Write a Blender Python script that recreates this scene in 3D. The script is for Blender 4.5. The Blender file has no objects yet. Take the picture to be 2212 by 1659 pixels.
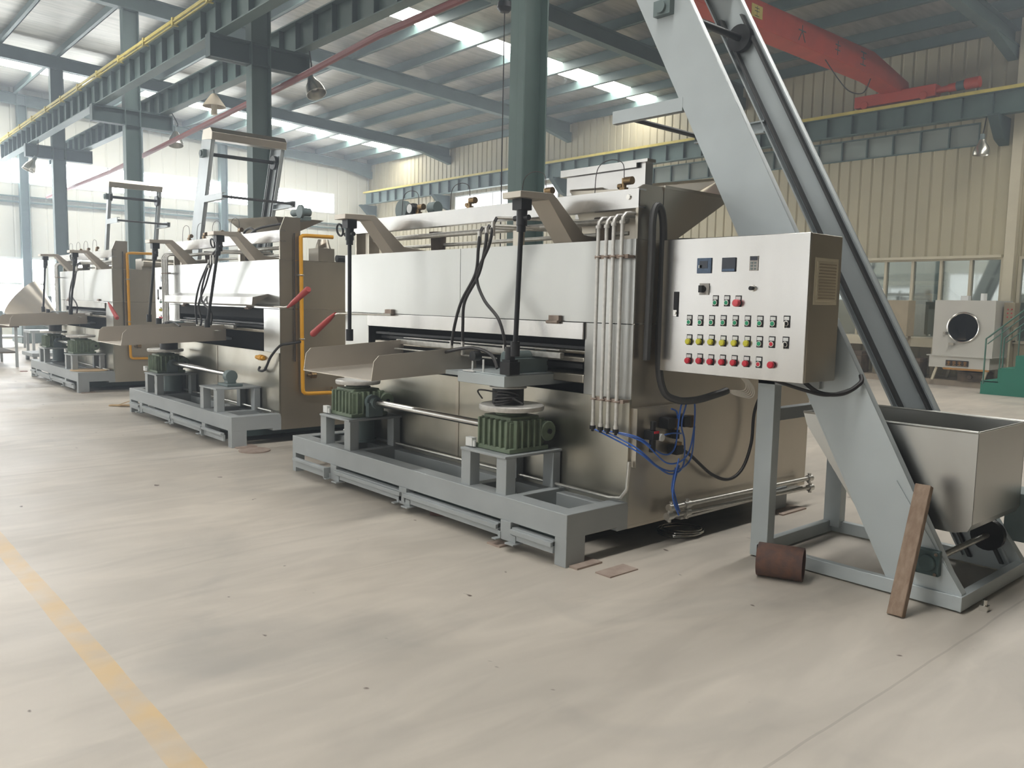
import bpy, bmesh, math, random
from mathutils import Vector, Matrix
random.seed(7)
C = bpy.context.scene.collection
S = bpy.context.scene

# ---------------------------------------------------------------- camera
YAW, PITCH, ROLL, FPX, CAMH = 0.722623652, -0.0990785916, 0.0202092147, 1776.40777, 1.6
def cam_axes():
    d = Vector((math.sin(YAW)*math.cos(PITCH), math.cos(YAW)*math.cos(PITCH), math.sin(PITCH)))
    r = Vector((math.cos(YAW), -math.sin(YAW), 0)); u = r.cross(d)
    c, s = math.cos(ROLL), math.sin(ROLL)
    return c*r + s*u, -s*r + c*u, d
r_, u_, d_ = cam_axes()
cam = bpy.data.cameras.new('camera'); camo = bpy.data.objects.new('camera', cam); C.objects.link(camo)
camo.matrix_world = Matrix(((r_.x, u_.x, -d_.x, 0), (r_.y, u_.y, -d_.y, 0), (r_.z, u_.z, -d_.z, CAMH), (0, 0, 0, 1)))
cam.sensor_width = 36.0; cam.lens = FPX/2212*36.0; cam.clip_start = 0.05; cam.clip_end = 300
S.camera = camo

# ---------------------------------------------------------------- world, light, exposure
HAZE = 0.008
w = bpy.data.worlds.new('world'); S.world = w; w.use_nodes = True
bg = w.node_tree.nodes['Background']; bg.inputs[0].default_value = (0.80, 0.90, 1.0, 1); bg.inputs[1].default_value = 1.5
# thin haze added through the hall to imitate a soft bluish distance
vs_ = w.node_tree.nodes.new('ShaderNodeVolumeScatter'); vs_.inputs['Color'].default_value = (0.80, 0.90, 1.0, 1)
vs_.inputs['Density'].default_value = HAZE; vs_.inputs['Anisotropy'].default_value = 0.55
w.node_tree.links.new(vs_.outputs[0], w.node_tree.nodes['World Output'].inputs['Volume'])
S.view_settings.view_transform = 'Standard'; S.view_settings.look = 'None'
S.view_settings.gamma = 1; S.view_settings.use_curve_mapping = False
S.view_settings.exposure = 0.0
S.cycles.use_denoising = True; S.cycles.denoiser = 'OPENIMAGEDENOISE'
S.cycles.max_bounces = 6; S.cycles.diffuse_bounces = 4; S.cycles.glossy_bounces = 3
S.cycles.use_adaptive_sampling = True; S.cycles.adaptive_threshold = 0.12; S.cycles.adaptive_min_samples = 16
S.cycles.volume_bounces = 0
S.cycles.caustics_reflective = False; S.cycles.caustics_refractive = False
S.cycles.sample_clamp_indirect = 6.0
E_BACK, E_SKY, E_LEFT, E_RIGHT = 17.0, 25.0, 1.25, 5.0

def area(name, loc, rot, sx, sy, power, col=(0.93, 0.97, 1.0)):
    l = bpy.data.lights.new(name, 'AREA'); l.shape = 'RECTANGLE'; l.size = sx; l.size_y = sy
    l.energy = power; l.color = col
    o = bpy.data.objects.new(name, l); o.location = loc; o.rotation_euler = rot; C.objects.link(o); return o
P = math.pi
# added fill light at the unseen left wall, then daylight of the far windows
area('left_wall_fill', (-11.6, 7, 3.2), (0, -P/2, 0), 5.5, 26, 125, (1.0, 0.98, 0.95))
area('daylight_far_windows', (8.5, 32.6, 4.0), (-P/2, 0, 0), 14, 4.0, 500, (0.86, 0.93, 1.0))

# ---------------------------------------------------------------- materials
MATS = {}
def lin(c): return tuple(((x/255)/12.92 if x/255 <= 0.04045 else ((x/255+0.055)/1.055)**2.4) for x in c) + (1,)
def mat(name, rgb, rough=0.5, metal=0.0, var=0.12, scale=6.0, stretch=(1, 1, 1), bump=0.0, emit=None, estr=0, rvar=0.0, spec=None, rgb2=None, detail=4):
    m = bpy.data.materials.new(name); m.use_nodes = True; nt = m.node_tree; b = nt.nodes['Principled BSDF']
    base = lin(rgb); b.inputs['Roughness'].default_value = rough; b.inputs['Metallic'].default_value = metal
    if spec is not None: b.inputs['Specular IOR Level'].default_value = spec
    tc = nt.nodes.new('ShaderNodeTexCoord'); mp = nt.nodes.new('ShaderNodeMapping'); mp.inputs['Scale'].default_value = stretch
    nz = nt.nodes.new('ShaderNodeTexNoise'); nz.inputs['Scale'].default_value = scale; nz.inputs['Detail'].default_value = detail
    nt.links.new(tc.outputs['Object'], mp.inputs[0]); nt.links.new(mp.outputs[0], nz.inputs['Vector'])
    cr = nt.nodes.new('ShaderNodeValToRGB'); cr.color_ramp.elements[0].position = 0.3; cr.color_ramp.elements[1].position = 0.7
    c2 = lin(rgb2) if rgb2 else tuple(x*(1-var) for x in base[:3]) + (1,)
    c1 = base if rgb2 else tuple(min(1, x*(1+var*0.6)) for x in base[:3]) + (1,)
    cr.color_ramp.elements[0].color = c2; cr.color_ramp.elements[1].color = c1
    nt.links.new(nz.outputs['Fac'], cr.inputs[0]); nt.links.new(cr.outputs[0], b.inputs['Base Color'])
    if rvar:
        mr = nt.nodes.new('ShaderNodeMapRange'); mr.inputs[3].default_value = max(0.02, rough-rvar); mr.inputs[4].default_value = rough+rvar
        nt.links.new(nz.outputs['Fac'], mr.inputs[0]); nt.links.new(mr.outputs[0], b.inputs['Roughness'])
    if bump:
        bp = nt.nodes.new('ShaderNodeBump'); bp.inputs['Strength'].default_value = bump; bp.inputs['Distance'].default_value = 0.02
        nt.links.new(nz.outputs['Fac'], bp.inputs['Height']); nt.links.new(bp.outputs[0], b.inputs['Normal'])
    if emit:
        b.inputs['Emission Color'].default_value = emit + (1,); b.inputs['Emission Strength'].default_value = estr
    MATS[name] = m; return m
def daylight(name, col, s):
    return mat(name, (200, 205, 210), 0.6, 0, 0.02, emit=col, estr=s)

mat('steel_plate', (188, 188, 184), 0.30, 1.0, 0.07, 3.0, (1, 1, 0.25), rvar=0.07, bump=0.01)
mat('steel_brushed', (205, 203, 200), 0.24, 1.0, 0.05, 12.0, (1, 1, 0.08), rvar=0.05)
mat('steel_clouded', (204, 201, 190), 0.32, 1.0, 0.1, 1.6, (1, 1, 1), rvar=0.10, rgb2=(166, 162, 148))
mat('steel_dull', (190, 183, 170), 0.36, 1.0, 0.08, 3.0, (1, 1, 0.3), rvar=0.06)
mat('frame_grey', (158, 163, 164), 0.5, 0.0, 0.06, 5)
mat('silver_paint', (182, 190, 192), 0.36, 0.15, 0.05, 4)
mat('teal_steel', (84, 104, 100), 0.55, 0, 0.1, 3)
mat('teal_dark', (62, 80, 80), 0.6, 0, 0.1, 3)
mat('gear_green', (110, 124, 102), 0.5, 0, 0.2, 14)
mat('motor_grey', (110, 124, 124), 0.5, 0.1, 0.1, 8)
mat('black_iron', (34, 34, 36), 0.45, 0.3, 0.2, 10)
mat('rubber', (36, 33, 33), 0.5, 0, 0.1, 10)
mat('cable_dark', (52, 44, 42), 0.55, 0, 0.1, 10)
mat('conduit', (70, 70, 70), 0.5, 0.2, 0.1, 20)
mat('chrome', (215, 212, 205), 0.2, 1.0, 0.05, 10)
mat('galvanised', (196, 194, 188), 0.38, 0.85, 0.15, 30)
mat('zinc_pipe', (205, 203, 198), 0.35, 0.3, 0.12, 40)
mat('steel_tray', (196, 188, 176), 0.45, 0.75, 0.06, 2)
mat('white_enamel', (200, 198, 190), 0.18, 0.0, 0.03, 3)
mat('brass', (140, 116, 82), 0.35, 0.9, 0.15, 20)
mat('yellow_paint', (232, 168, 30), 0.4, 0, 0.08, 5)
mat('rail_yellow', (196, 180, 92), 0.5, 0, 0.15, 5)
mat('red_grip', (176, 52, 48), 0.5, 0, 0.06, 6)
mat('crane_red', (178, 54, 26), 0.5, 0, 0.12, 3)
mat('pipe_red', (124, 58, 54), 0.5, 0, 0.12, 3)
mat('blue_tube', (58, 104, 190), 0.35, 0, 0.05, 6)
mat('white_cable', (214, 208, 196), 0.5, 0, 0.05, 6)
mat('white_plastic', (222, 224, 222), 0.4, 0, 0.04, 6)
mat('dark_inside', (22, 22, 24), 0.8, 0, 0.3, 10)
mat('rust', (112, 80, 66), 0.8, 0.1, 0.3, 18, rgb2=(82, 68, 66), bump=0.3)
mat('rust_plate', (172, 156, 144), 0.8, 0.0, 0.3, 12, rgb2=(150, 132, 120))
mat('wood', (154, 134, 116), 0.75, 0, 0.25, 5, (8, 8, 0.7), bump=0.25, rgb2=(128, 106, 88))
mat('wood_pale', (196, 168, 128), 0.75, 0, 0.15, 8)
mat('btn_green', (18, 150, 106), 0.35, 0, 0.03, 6)
mat('btn_yellow', (206, 200, 50), 0.35, 0, 0.03, 6)
mat('btn_red', (200, 28, 52), 0.35, 0, 0.03, 6)
mat('btn_pink', (222, 84, 92), 0.35, 0, 0.03, 6)
mat('display_blue', (70, 92, 120), 0.25, 0, 0.2, 60)
mat('display_dark', (44, 50, 62), 0.2, 0, 0.1, 30)
mat('label_grey', (170, 166, 160), 0.5, 0, 0.1, 30)
mat('gold_letter', (176, 126, 60), 0.5, 0, 0.1, 10)
mat('cream_frame', (204, 196, 172), 0.55, 0, 0.06, 3)
mat('stair_green', (34, 120, 100), 0.5, 0, 0.08, 2)
mat('rail_green', (70, 112, 98), 0.5, 0, 0.08, 4)
mat('clutter_brown', (112, 96, 78), 0.8, 0, 0.3, 5, rgb2=(60, 52, 46))
mat('box_beige', (164, 152, 128), 0.7, 0, 0.1, 4)
mat('curb_concrete', (158, 146, 130), 0.9, 0, 0.15, 4)
mat('rack_green', (40, 84, 66), 0.45, 0.1, 0.15, 5)
mat('lamp_shell', (200, 198, 188), 0.25, 0.9, 0.08, 6)
mat('glass_bulb', (225, 225, 220), 0.1, 0, 0.02, 6)
daylight('window_daylight', (0.90, 0.95, 1.0), E_BACK)
daylight('skylight_daylight', (1.0, 0.985, 0.95), E_SKY)
daylight('left_fill_pane', (0.92, 0.96, 1.0), E_LEFT)  # glowing panes added on the unseen left wall for ambient light
daylight('side_daylight', (0.96, 0.98, 1.0), E_RIGHT)

def wall_mat(name, a, b_):
    m = mat(name, a, 0.5, 0, 0.06, 0.7, (1, 1, 0.3), rgb2=b_)
    return m
wall_mat('cream_sheet', (182, 174, 146), (170, 163, 138))
wall_mat('white_sheet', (206, 206, 194), (198, 199, 188))
wall_mat('brown_sheet', (150, 134, 110), (134, 119, 98))
wall_mat('plaster', (176, 172, 160), (160, 158, 148))
# insulation foil on the roof underside: silvery with fine creases across
mat('roof_foil', (158, 156, 146), 0.5, 0.5, 0.25, 2.2, (0.5, 3.5, 1), bump=0.5, detail=8)

def glass_mat():
    m = bpy.data.materials.new('pane_glass'); m.use_nodes = True; nt = m.node_tree; nt.nodes.clear()
    out = nt.nodes.new('ShaderNodeOutputMaterial'); mx = nt.nodes.new('ShaderNodeMixShader'); tr = nt.nodes.new('ShaderNodeBsdfTransparent')
    gl = nt.nodes.new('ShaderNodeBsdfGlossy'); gl.inputs['Roughness'].default_value = 0.03
    gl.inputs[0].default_value = (0.8, 0.85, 0.83, 1); tr.inputs[0].default_value = (0.72, 0.78, 0.76, 1); mx.inputs[0].default_value = 0.35
    nt.links.new(tr.outputs[0], mx.inputs[1]); nt.links.new(gl.outputs[0], mx.inputs[2]); nt.links.new(mx.outputs[0], out.inputs[0])
    MATS['pane_glass'] = m
glass_mat()
mat('pane_frosted', (150, 158, 152), 0.12, 0, 0.1, 1.5, spec=0.8)

def floor_mat():
    m = bpy.data.materials.new('concrete_floor'); m.use_nodes = True; nt = m.node_tree; b = nt.nodes['Principled BSDF']; L = nt.links.new
    N = nt.nodes.new
    tc = N('ShaderNodeTexCoord')
    def noise(scale, st=(1, 1, 1), det=5, dist=0):
        mp = N('ShaderNodeMapping'); mp.inputs['Scale'].default_value = st; L(tc.outputs['Object'], mp.inputs[0])
        n = N('ShaderNodeTexNoise'); n.inputs['Scale'].default_value = scale; n.inputs['Detail'].default_value = det; n.inputs['Distortion'].default_value = dist
        L(mp.outputs[0], n.inputs['Vector']); return n.outputs['Fac']
    def ramp(f, a, b2, ca, cb):
        r = N('ShaderNodeValToRGB'); r.color_ramp.elements[0].position = a; r.color_ramp.elements[1].position = b2
        r.color_ramp.elements[0].color = ca; r.color_ramp.elements[1].color = cb; L(f, r.inputs[0]); return r.outputs[0]
    def mix(f, a, b2, t='MIX'):
        x = N('ShaderNodeMix'); x.data_type = 'RGBA'; x.blend_type = t
        if isinstance(f, float): x.inputs[0].default_value = f
        else: L(f, x.inputs[0])
        for v, k in ((a, 6), (b2, 7)):
            if isinstance(v, tuple): x.inputs[k].default_value = v
            else: L(v, x.inputs[k])
        return x.outputs[2]
    big = ramp(noise(0.55, det=3, dist=0.6), 0.35, 0.68, lin((186, 179, 168)), lin((203, 194, 181)))
    sweep = ramp(noise(2.2, (0.5, 2.0, 1), 6, 1.2), 0.35, 0.7, (0.86, 0.86, 0.86, 1), (1.04, 1.04, 1.04, 1))
    c = mix(0.9, big, sweep, 'MULTIPLY')
    stain = ramp(noise(0.9, (1, 1, 1), 5, 0.8), 0.56, 0.70, (0, 0, 0, 1), (1, 1, 1, 1))
    c = mix(stain, c, mix(0.42, c, lin((140, 138, 133))))
    spk = ramp(noise(9, (1, 0.6, 1), 2), 0.735, 0.76, (0, 0, 0, 1), (1, 1, 1, 1))
    c = mix(spk, c, lin((96, 82, 72)))
    # joints: lines across (y) every 6.7 m and along x
    sp = N('ShaderNodeSeparateXYZ'); L(tc.outputs['Object'], sp.inputs[0])
    def math_(op, a, b2=None, c3=None):
        n = N('ShaderNodeMath'); n.operation = op
        for i, v in enumerate((a, b2, c3)):
            if v is None: continue
            if isinstance(v, (int, float)): n.inputs[i].default_value = v
            else: L(v, n.inputs[i])
        return n.outputs[0]
    def line(coord, at, half, wob=0.0):
        d = math_('SUBTRACT', coord, at)
        if wob: d = math_('ADD', d, math_('MULTIPLY', math_('SUBTRACT', noise(1.6), 0.5), wob))
        return math_('LESS_THAN', math_('ABSOLUTE', d), half)
    j = math_('MAXIMUM', line(sp.outputs[1], 1.44, 0.006, 0.03), line(sp.outputs[1], 8.2, 0.012, 0.02))
    jf = math_('MULTIPLY', j, 0.28)
    c = mix(jf, c, lin((110, 102, 94)))
    # worn yellow lane line painted along y at x = 0.95
    inside = line(sp.outputs[0], 0.95, 0.052, 0.02)
    wear = ramp(noise(5, (1, 0.8, 1), 5), 0.30, 0.62, (0.15, 0.15, 0.15, 1), (0.68, 0.68, 0.68, 1))
    yf = mix(1.0, wear, inside, 'MULTIPLY')
    c = mix(yf, c, lin((208, 172, 108)))
    L(c, b.inputs['Base Color'])
    rr = N('ShaderNodeMapRange'); rr.inputs[3].default_value = 0.36; rr.inputs[4].default_value = 0.6; L(noise(1.5), rr.inputs[0]); L(rr.outputs[0], b.inputs['Roughness'])
    bp = N('ShaderNodeBump'); bp.inputs['Strength'].default_value = 0.08; bp.inputs['Distance'].default_value = 0.01; L(noise(14), bp.inputs['Height']); L(bp.outputs[0], b.inputs['Normal'])
    MATS['concrete_floor'] = m
floor_mat()

# ---------------------------------------------------------------- mesh builder
def V(*a): return Vector(a)
def wpos(o):
    p = Vector(o.location)
    while o.parent: o = o.parent; p += Vector(o.location)
    return p
class MB:
    def __init__(s): s.v = []; s.f = []; s.k = 0; s.r = []
    def add(s, vs, fs):
        n = len(s.v); s.r.append((n, len(s.f), n+len(vs), len(s.f)+len(fs))); s.v += [tuple(v) for v in vs]; s.f += [tuple(i+n for i in f) for f in fs]; return s
    def box(s, x0, x1, y0, y1, z0, z1):
        x0, x1 = sorted((x0, x1)); y0, y1 = sorted((y0, y1)); z0, z1 = sorted((z0, z1))
        s.k += 1; e = 0.00018*(s.k % 7)            # overlapping pieces of one mesh never share a plane
        x0 -= e; x1 += e; y0 -= e; y1 += e; z1 += e
        return s.add([(x, y, z) for z in (z0, z1) for y in (y0, y1) for x in (x0, x1)],
                     [(0, 2, 3, 1), (4, 5, 7, 6), (0, 1, 5, 4), (2, 6, 7, 3), (0, 4, 6, 2), (1, 3, 7, 5)])
    def prism(s, pts, ext):
        ext = Vector(ext); n = len(pts); s.k += 1; e = ext.normalized()*0.00018*(s.k % 7)
        a = [Vector(p)-e for p in pts]; ext = ext + 2*e
        return s.add(a + [p+ext for p in a], [tuple(range(n)), tuple(range(2*n-1, n-1, -1))] + [(i, (i+1) % n, n+(i+1) % n, n+i) for i in range(n)])
    def bar(s, p0, p1, wd, ht, up=(0, 0, 1)):
        p0, p1, up = Vector(p0), Vector(p1), Vector(up); d = (p1-p0).normalized(); a = d.cross(up).normalized(); b = a.cross(d).normalized()
        vs = [p + a*i*wd/2 + b*j*ht/2 for p in (p0, p1) for i, j in ((-1, -1), (1, -1), (1, 1), (-1, 1))]
        return s.add(vs, [(0, 1, 2, 3), (7, 6, 5, 4), (0, 4, 5, 1), (1, 5, 6, 2), (2, 6, 7, 3), (3, 7, 4, 0)])
    def cyl(s, p0, p1, r0, r1=None, n=16):
        r1 = r0 if r1 is None else r1
        return s.tube([p0, p1], [r0, r1], n)
    def tube(s, pts, r, n=10, smooth=0):
        pts = [Vector(p) for p in pts]
        if smooth and len(pts) > 2: pts = spline(pts, smooth)
        k = len(pts); rs = r if isinstance(r, (list, tuple)) else [r]*k
        if len(rs) != k: rs = [rs[0]]*k
        vs = []; prev = None
        for i, p in enumerate(pts):
            d = (pts[min(i+1, k-1)] - pts[max(i-1, 0)])
            d = d.normalized() if d.length > 1e-9 else Vector((0, 0, 1))
            if prev is None:
                a = d.orthogonal().normalized()
            else:
                a = prev - d*prev.dot(d); a = a.normalized() if a.length > 1e-6 else d.orthogonal().normalized()
            prev = a; b = d.cross(a)
            vs += [p + (a*math.cos(2*P*j/n) + b*math.sin(2*P*j/n))*rs[i] for j in range(n)]
        fs = [(i*n+j, i*n+(j+1) % n, (i+1)*n+(j+1) % n, (i+1)*n+j) for i in range(k-1) for j in range(n)]
        fs += [tuple(range(n-1, -1, -1)), tuple(range((k-1)*n, k*n))]
        return s.add(vs, fs)
    def lathe(s, prof, o, ax=(0, 0, 1), n=24):
        o, ax = Vector(o), Vector(ax).normalized(); a = ax.orthogonal().normalized(); b = ax.cross(a); vs = []
        for r, h in prof: vs += [o + ax*h + (a*math.cos(2*P*j/n) + b*math.sin(2*P*j/n))*max(r, 1e-4) for j in range(n)]
        k = len(prof)
        return s.add(vs, [(i*n+j, i*n+(j+1) % n, (i+1)*n+(j+1) % n, (i+1)*n+j) for i in range(k-1) for j in range(n)])
    def torus(s, c, ax, R, r, n=24, m=8):
        c, ax = Vector(c), Vector(ax).normalized(); a = ax.orthogonal().normalized(); b = ax.cross(a)
        vs = []; 
        for i in range(n):
            t = 2*P*i/n; rad = a*math.cos(t)+b*math.sin(t)
            vs += [c + rad*(R + r*math.cos(2*P*j/m)) + ax*r*math.sin(2*P*j/m) for j in range(m)]
        return s.add(vs, [(i*m+j, i*m+(j+1) % m, ((i+1) % n)*m+(j+1) % m, ((i+1) % n)*m+j) for i in range(n) for j in range(m)])
    def clusters(s, tol=0.006):
        """pieces that do not touch each other, each as a builder of its own"""
        bb = []
        for a, _, b, _ in s.r:
            p = s.v[a:b]; bb.append([(min(v[i] for v in p)-tol/2, max(v[i] for v in p)+tol/2) for i in range(3)])
        par = list(range(len(bb)))
        def root(i):
            while par[i] != i: i = par[i]
            return i
        for i in range(len(bb)):
            for j in range(i):
                if all(bb[i][k][0] <= bb[j][k][1] and bb[j][k][0] <= bb[i][k][1] for k in range(3)): par[root(i)] = root(j)
        out = {}
        for i, (a, fa, b, fb) in enumerate(s.r):
            q = out.setdefault(root(i), MB()); n = len(q.v)
            q.add(s.v[a:b], [tuple(x-a for x in f) for f in s.f[fa:fb]])
        return sorted(out.values(), key=lambda q: -len(q.v))
    def split_build(s, name, m, parent, bevel=0.0, label=None, sm=True):
        obs = [q.build(name, m, parent, bevel, label, sm) for q in s.clusters()]
        return obs[0]
    def build(s, name, m, parent=None, bevel=0.0, label=None, sm=True):
        if parent is None:
            xs = [v[0] for v in s.v]; ys = [v[1] for v in s.v]; zs = [v[2] for v in s.v]
            org = Vector(((min(xs)+max(xs))/2, (min(ys)+max(ys))/2, min(zs)))
        else: org = wpos(parent)
        me = bpy.data.meshes.new(name); me.from_pydata([tuple(Vector(v)-org) for v in s.v], [], s.f)
        bm = bmesh.new(); bm.from_mesh(me); bmesh.ops.recalc_face_normals(bm, faces=bm.faces[:]); bm.to_mesh(me); bm.free()
        if sm:
            me.shade_smooth()
            me.set_sharp_from_angle(angle=math.radians(35))
        me.materials.append(MATS[m]); o = bpy.data.objects.new(name, me); C.objects.link(o)
        if parent is None: o.location = org
        else: o.parent = parent
        if bevel:
            bv = o.modifiers.new('bevel', 'BEVEL'); bv.width = bevel; bv.segments = 2; bv.limit_method = 'ANGLE'
        if label: o['label'] = label
        return o
def spline(p, k):
    out = []
    for i in range(len(p)-1):
        a, b, c, d = p[max(i-1, 0)], p[i], p[i+1], p[min(i+2, len(p)-1)]
        for j in range(k):
            t = j/k; out.append(0.5*((2*b) + (c-a)*t + (2*a-5*b+4*c-d)*t*t + (3*b-a-3*c+d)*t**3))
    out.append(p[-1]); return out
def tag(o, label=None, cat=None, group=None, kind=None):
    if label: o['label'] = label
    if cat: o['category'] = cat
    if group: o['group'] = group
    if kind: o['kind'] = kind
    return o
def thing(name, loc, label, cat, group=None):
    o = bpy.data.objects.new(name, None); o.location = loc; C.objects.link(o); o.empty_display_size = 0.1
    return tag(o, label, cat, group)
def struct(o, label=None): o['kind'] = 'structure'; (label and o.__setitem__('label', label)); return o
def sroot(name, loc=(0, 0, 0)):
    o = bpy.data.objects.new(name, None); o.location = loc; C.objects.link(o); o['kind'] = 'structure'; return o
def kids(o): return [c for c in bpy.data.objects if c.parent == o]
def copy_tree(o, loc=None, label=None, parent=None):
    c = o.copy(); C.objects.link(c)
    if parent: c.parent = parent
    for ch in kids(o): copy_tree(ch, parent=c)
    if loc is not None: c.location = loc
    if label: c['label'] = label
    return c

# ================================================================= THE HALL
XW, YB, XL, YF, BAY = 20.1, 32.9, -12.0, -10.0, 6.7
RIDGE = 1.0
def zroof(x): return 7.85 + 0.048*(XW - x) if x >= RIDGE else 7.85 + 0.048*(XW-RIDGE) - 0.06*(RIDGE-x)
f = struct(MB().box(XL, 26, YF, YB, -0.2, 0).build('floor', 'concrete_floor', sm=False))
f.data.transform(Matrix.Translation(f.location)); f.location = (0, 0, 0)

def ribbed_wall(name, axis, at, inward, u0, u1, z0, ztop, holes, m, pitch=0.28, depth=0.022):
    """sheet-metal wall with vertical grooves; holes are (u0,u1,z0,z1)"""
    us = {u0, u1}; zs = {z0}
    u = u0
    offs = []
    while u < u1:
        for a in (0, 0.03, 0.045, 0.075):
            if u+a < u1: us.add(round(u+a, 4))
        u += pitch
    for h in holes: us |= {h[0], h[1]}; zs |= {h[2], h[3]}
    us = sorted(us); zs = sorted(zs)
    def off(u):
        t = (u-u0) % pitch
        if t < 1e-3 or t > pitch-1e-3: return 0
        if t < 0.0301: return t/0.03
        if t < 0.0451: return 1
        if t < 0.0751: return 1-(t-0.045)/0.03
        return 0
    def P3(u, z): 
        a = at - inward*depth*off(u)*-1 if False else at + inward*(-depth*off(u))
        return (a, u, z) if axis == 0 else (u, a, z)
    mb = MB()
    for i in range(len(us)-1):
        ua, ub = us[i], us[i+1]; um = (ua+ub)/2
        tops = (ztop(ua), ztop(ub)); zz = zs + [None]
        for j in range(len(zz)-1):
            za, zb = zz[j], zz[j+1]; zm = (za + (zb if zb is not None else 99))/2 if zb is not None else za+0.001
            if any(h[0]-1e-6 < um < h[1]+1e-6 and h[2] - 1e-6 < zm < h[3]+1e-6 for h in holes): continue
            t0, t1 = (zb, zb) if zb is not None else tops
            mb.add([P3(ua, za), P3(ub, za), P3(ub, t1), P3(ua, t0)], [(0, 1, 2, 3)])
    o = mb.build(name, m, sm=False); return struct(o)
# back wall: strip of high windows, low glazing and doors
hi_b = (-11.0, 18.35, 5.33, 6.18)
lo_b = [(-9.0, -4.0, 0.9, 2.78), (3.2, 6.26, 0.9, 2.78), (6.49, 6.92, 0.9, 2.78), (7.05, 8.4, 0.9, 2.78), (8.6, 10.4, 0.9, 2.78)]
ribbed_wall('wall_back', 1, YB, -1, XL, XW, 0, zroof, [hi_b] + lo_b, 'white_sheet', 0.5, 0.015)
hi_r = [(-9.0, -0.5, 5.28, 5.76), (0.2, 6.3, 5.28, 5.76), (7.27, 13.0, 5.28, 5.76), (13.8, 19.8, 5.28, 5.76)]
hi_r2 = [(20.6, 26.4, 4.75, 5.70)]
lo_r = [(-6.0, 6.25, 0.95, 2.78), (6.6, 13.0, 0.95, 2.78)]
ribbed_wall('wall_right', 0, XW, -1, YF, YB, 0, lambda y: 7.9, hi_r + hi_r2 + lo_r, 'cream_sheet', 0.28, 0.025)
hi_l = (-8.0, 31.0, 4.6, 6.3); lo_l = [(-6, -1, 0.05, 3.8), (1.5, 12, 0.9, 3.4), (14, 20, 0.05, 3.8), (22, 31, 0.9, 3.0)]
ribbed_wall('wall_left', 0, XL, 1, YF, YB, 0, lambda y: zroof(XL)+0.05, [hi_l] + lo_l, 'white_sheet', 0.5, 0.02)
ribbed_wall('wall_front', 1, YF, 1, XL, XW, 0, zroof, [], 'brown_sheet', 0.5, 0.02)

WN = [0]
def window(axis, at, inward, u0, u1, z0, z1, step, pane, fm='white_plastic', bw=0.045, zmul=(), dep=0.05):
    WN[0] += 1
    loc = (at, (u0+u1)/2, z0) if axis == 0 else ((u0+u1)/2, at, z0)
    r = sroot('window_%d' % WN[0], loc)
    def B(mb, a, b, c, d, t0, t1):
        t0, t1 = at+inward*t0, at+inward*t1
        return mb.box(t0, t1, a, b, c, d) if axis == 0 else mb.box(a, b, t0, t1, c, d)
    B(MB(), u0, u1, z0, z1, -0.06, -0.052).build('pane', pane, r)
    fr = MB(); h = bw/2
    B(fr, u0-h, u1+h, z0-h, z0+h, -0.06, dep*0.3); B(fr, u0-h, u1+h, z1-h, z1+h, -0.06, dep*0.3)
    n = max(1, round((u1-u0)/step))
    for i in range(n+1):
        u = u0 + (u1-u0)*i/n; B(fr, u-h, u+h, z0, z1, -0.06, dep*0.3)
    for z in zmul: B(fr, u0, u1, z-h, z+h, -0.06, dep*0.2)
    fr.build('window_frame', fm, r); return r
window(1, YB, -1, *hi_b, 1.55, 'window_daylight', bw=0.05)
for h in lo_b: window(1, YB, -1, *h, 1.1, 'window_daylight', bw=0.07, zmul=(1.9,))
for h in hi_r: window(0, XW, -1, *h, 0.64, 'pane_frosted', 'teal_steel', 0.03)
for h in hi_r2: window(0, XW, -1, *h, 1.2, 'side_daylight', 'white_plastic', 0.05)
for h in lo_r: window(0, XW, -1, *h, 0.64, 'pane_glass', 'cream_frame', 0.06)
window(0, XL, 1, *hi_l, 1.6, 'left_fill_pane', bw=0.06)  # unseen windows, added to brighten the hall and the steel fronts
for h in lo_l: window(0, XL, 1, *h, 1.5, 'left_fill_pane', bw=0.08)
# room behind the right-hand glazing
struct(MB().box(25.9, 26, -7, 14.5, 0, 4.5).build('wall_annex', 'plaster', sm=False))
struct(MB().box(XW+0.1, 26, -7, 14.5, 4.5, 4.55).build('ceiling_annex', 'plaster', sm=False))
struct(MB().box(XW+0.1, 26, 14.4, 14.5, 0, 4.5).build('wall_annex_end', 'plaster', sm=False))
struct(MB().box(XW+0.1, 26, -7, -6.9, 0, 4.5).build('wall_annex_front', 'plaster', sm=False))
area('annex_fill', (23.4, 6, 4.4), (0, 0, 0), 4, 16, 260)  # added fill lamp under the closed annex ceiling

# roof with purlins, rafters and skylights
ceil = sroot('ceiling', (6, 12, 7.6))
PUR = [18.86 - 1.41*k for k in range(22)]
sky_rows = [(3.0, 3.8), (16.4, 17.2), (29.2, 30.2)]
mb = MB(); sk = []
xs = sorted(set([XW, XL, RIDGE] + PUR)); ys = [YF] + [a for r in sky_rows for a in r] + [YB]
for i in range(len(xs)-1):
    for j in range(len(ys)-1):
        a, b = xs[i], xs[i+1]; c, d = ys[j], ys[j+1]
        q = [(a, c, zroof(a)), (b, c, zroof(b)), (b, d, zroof(b)), (a, d, zroof(a))]
        if j % 2 == 1: sk.append(q)
        else: mb.add(q, [(0, 1, 2, 3)])
mb.build('roof_sheet', 'roof_foil', ceil, sm=False)
for q in sk: MB().add(q, [(0, 1, 2, 3)]).build('skylight', 'skylight_daylight', ceil, sm=False)
for x in PUR + [XW-0.06]:
    z = zroof(x); m = MB()
    m.box(x-0.012, x+0.012, YF, YB, z-0.26, z-0.004).box(x-0.09, x+0.012, YF, YB, z-0.26, z-0.245).box(x-0.012, x+0.08, YF, YB, z-0.018, z-0.004)
    m.build('purlin', 'teal_steel', ceil, sm=False)
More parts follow.
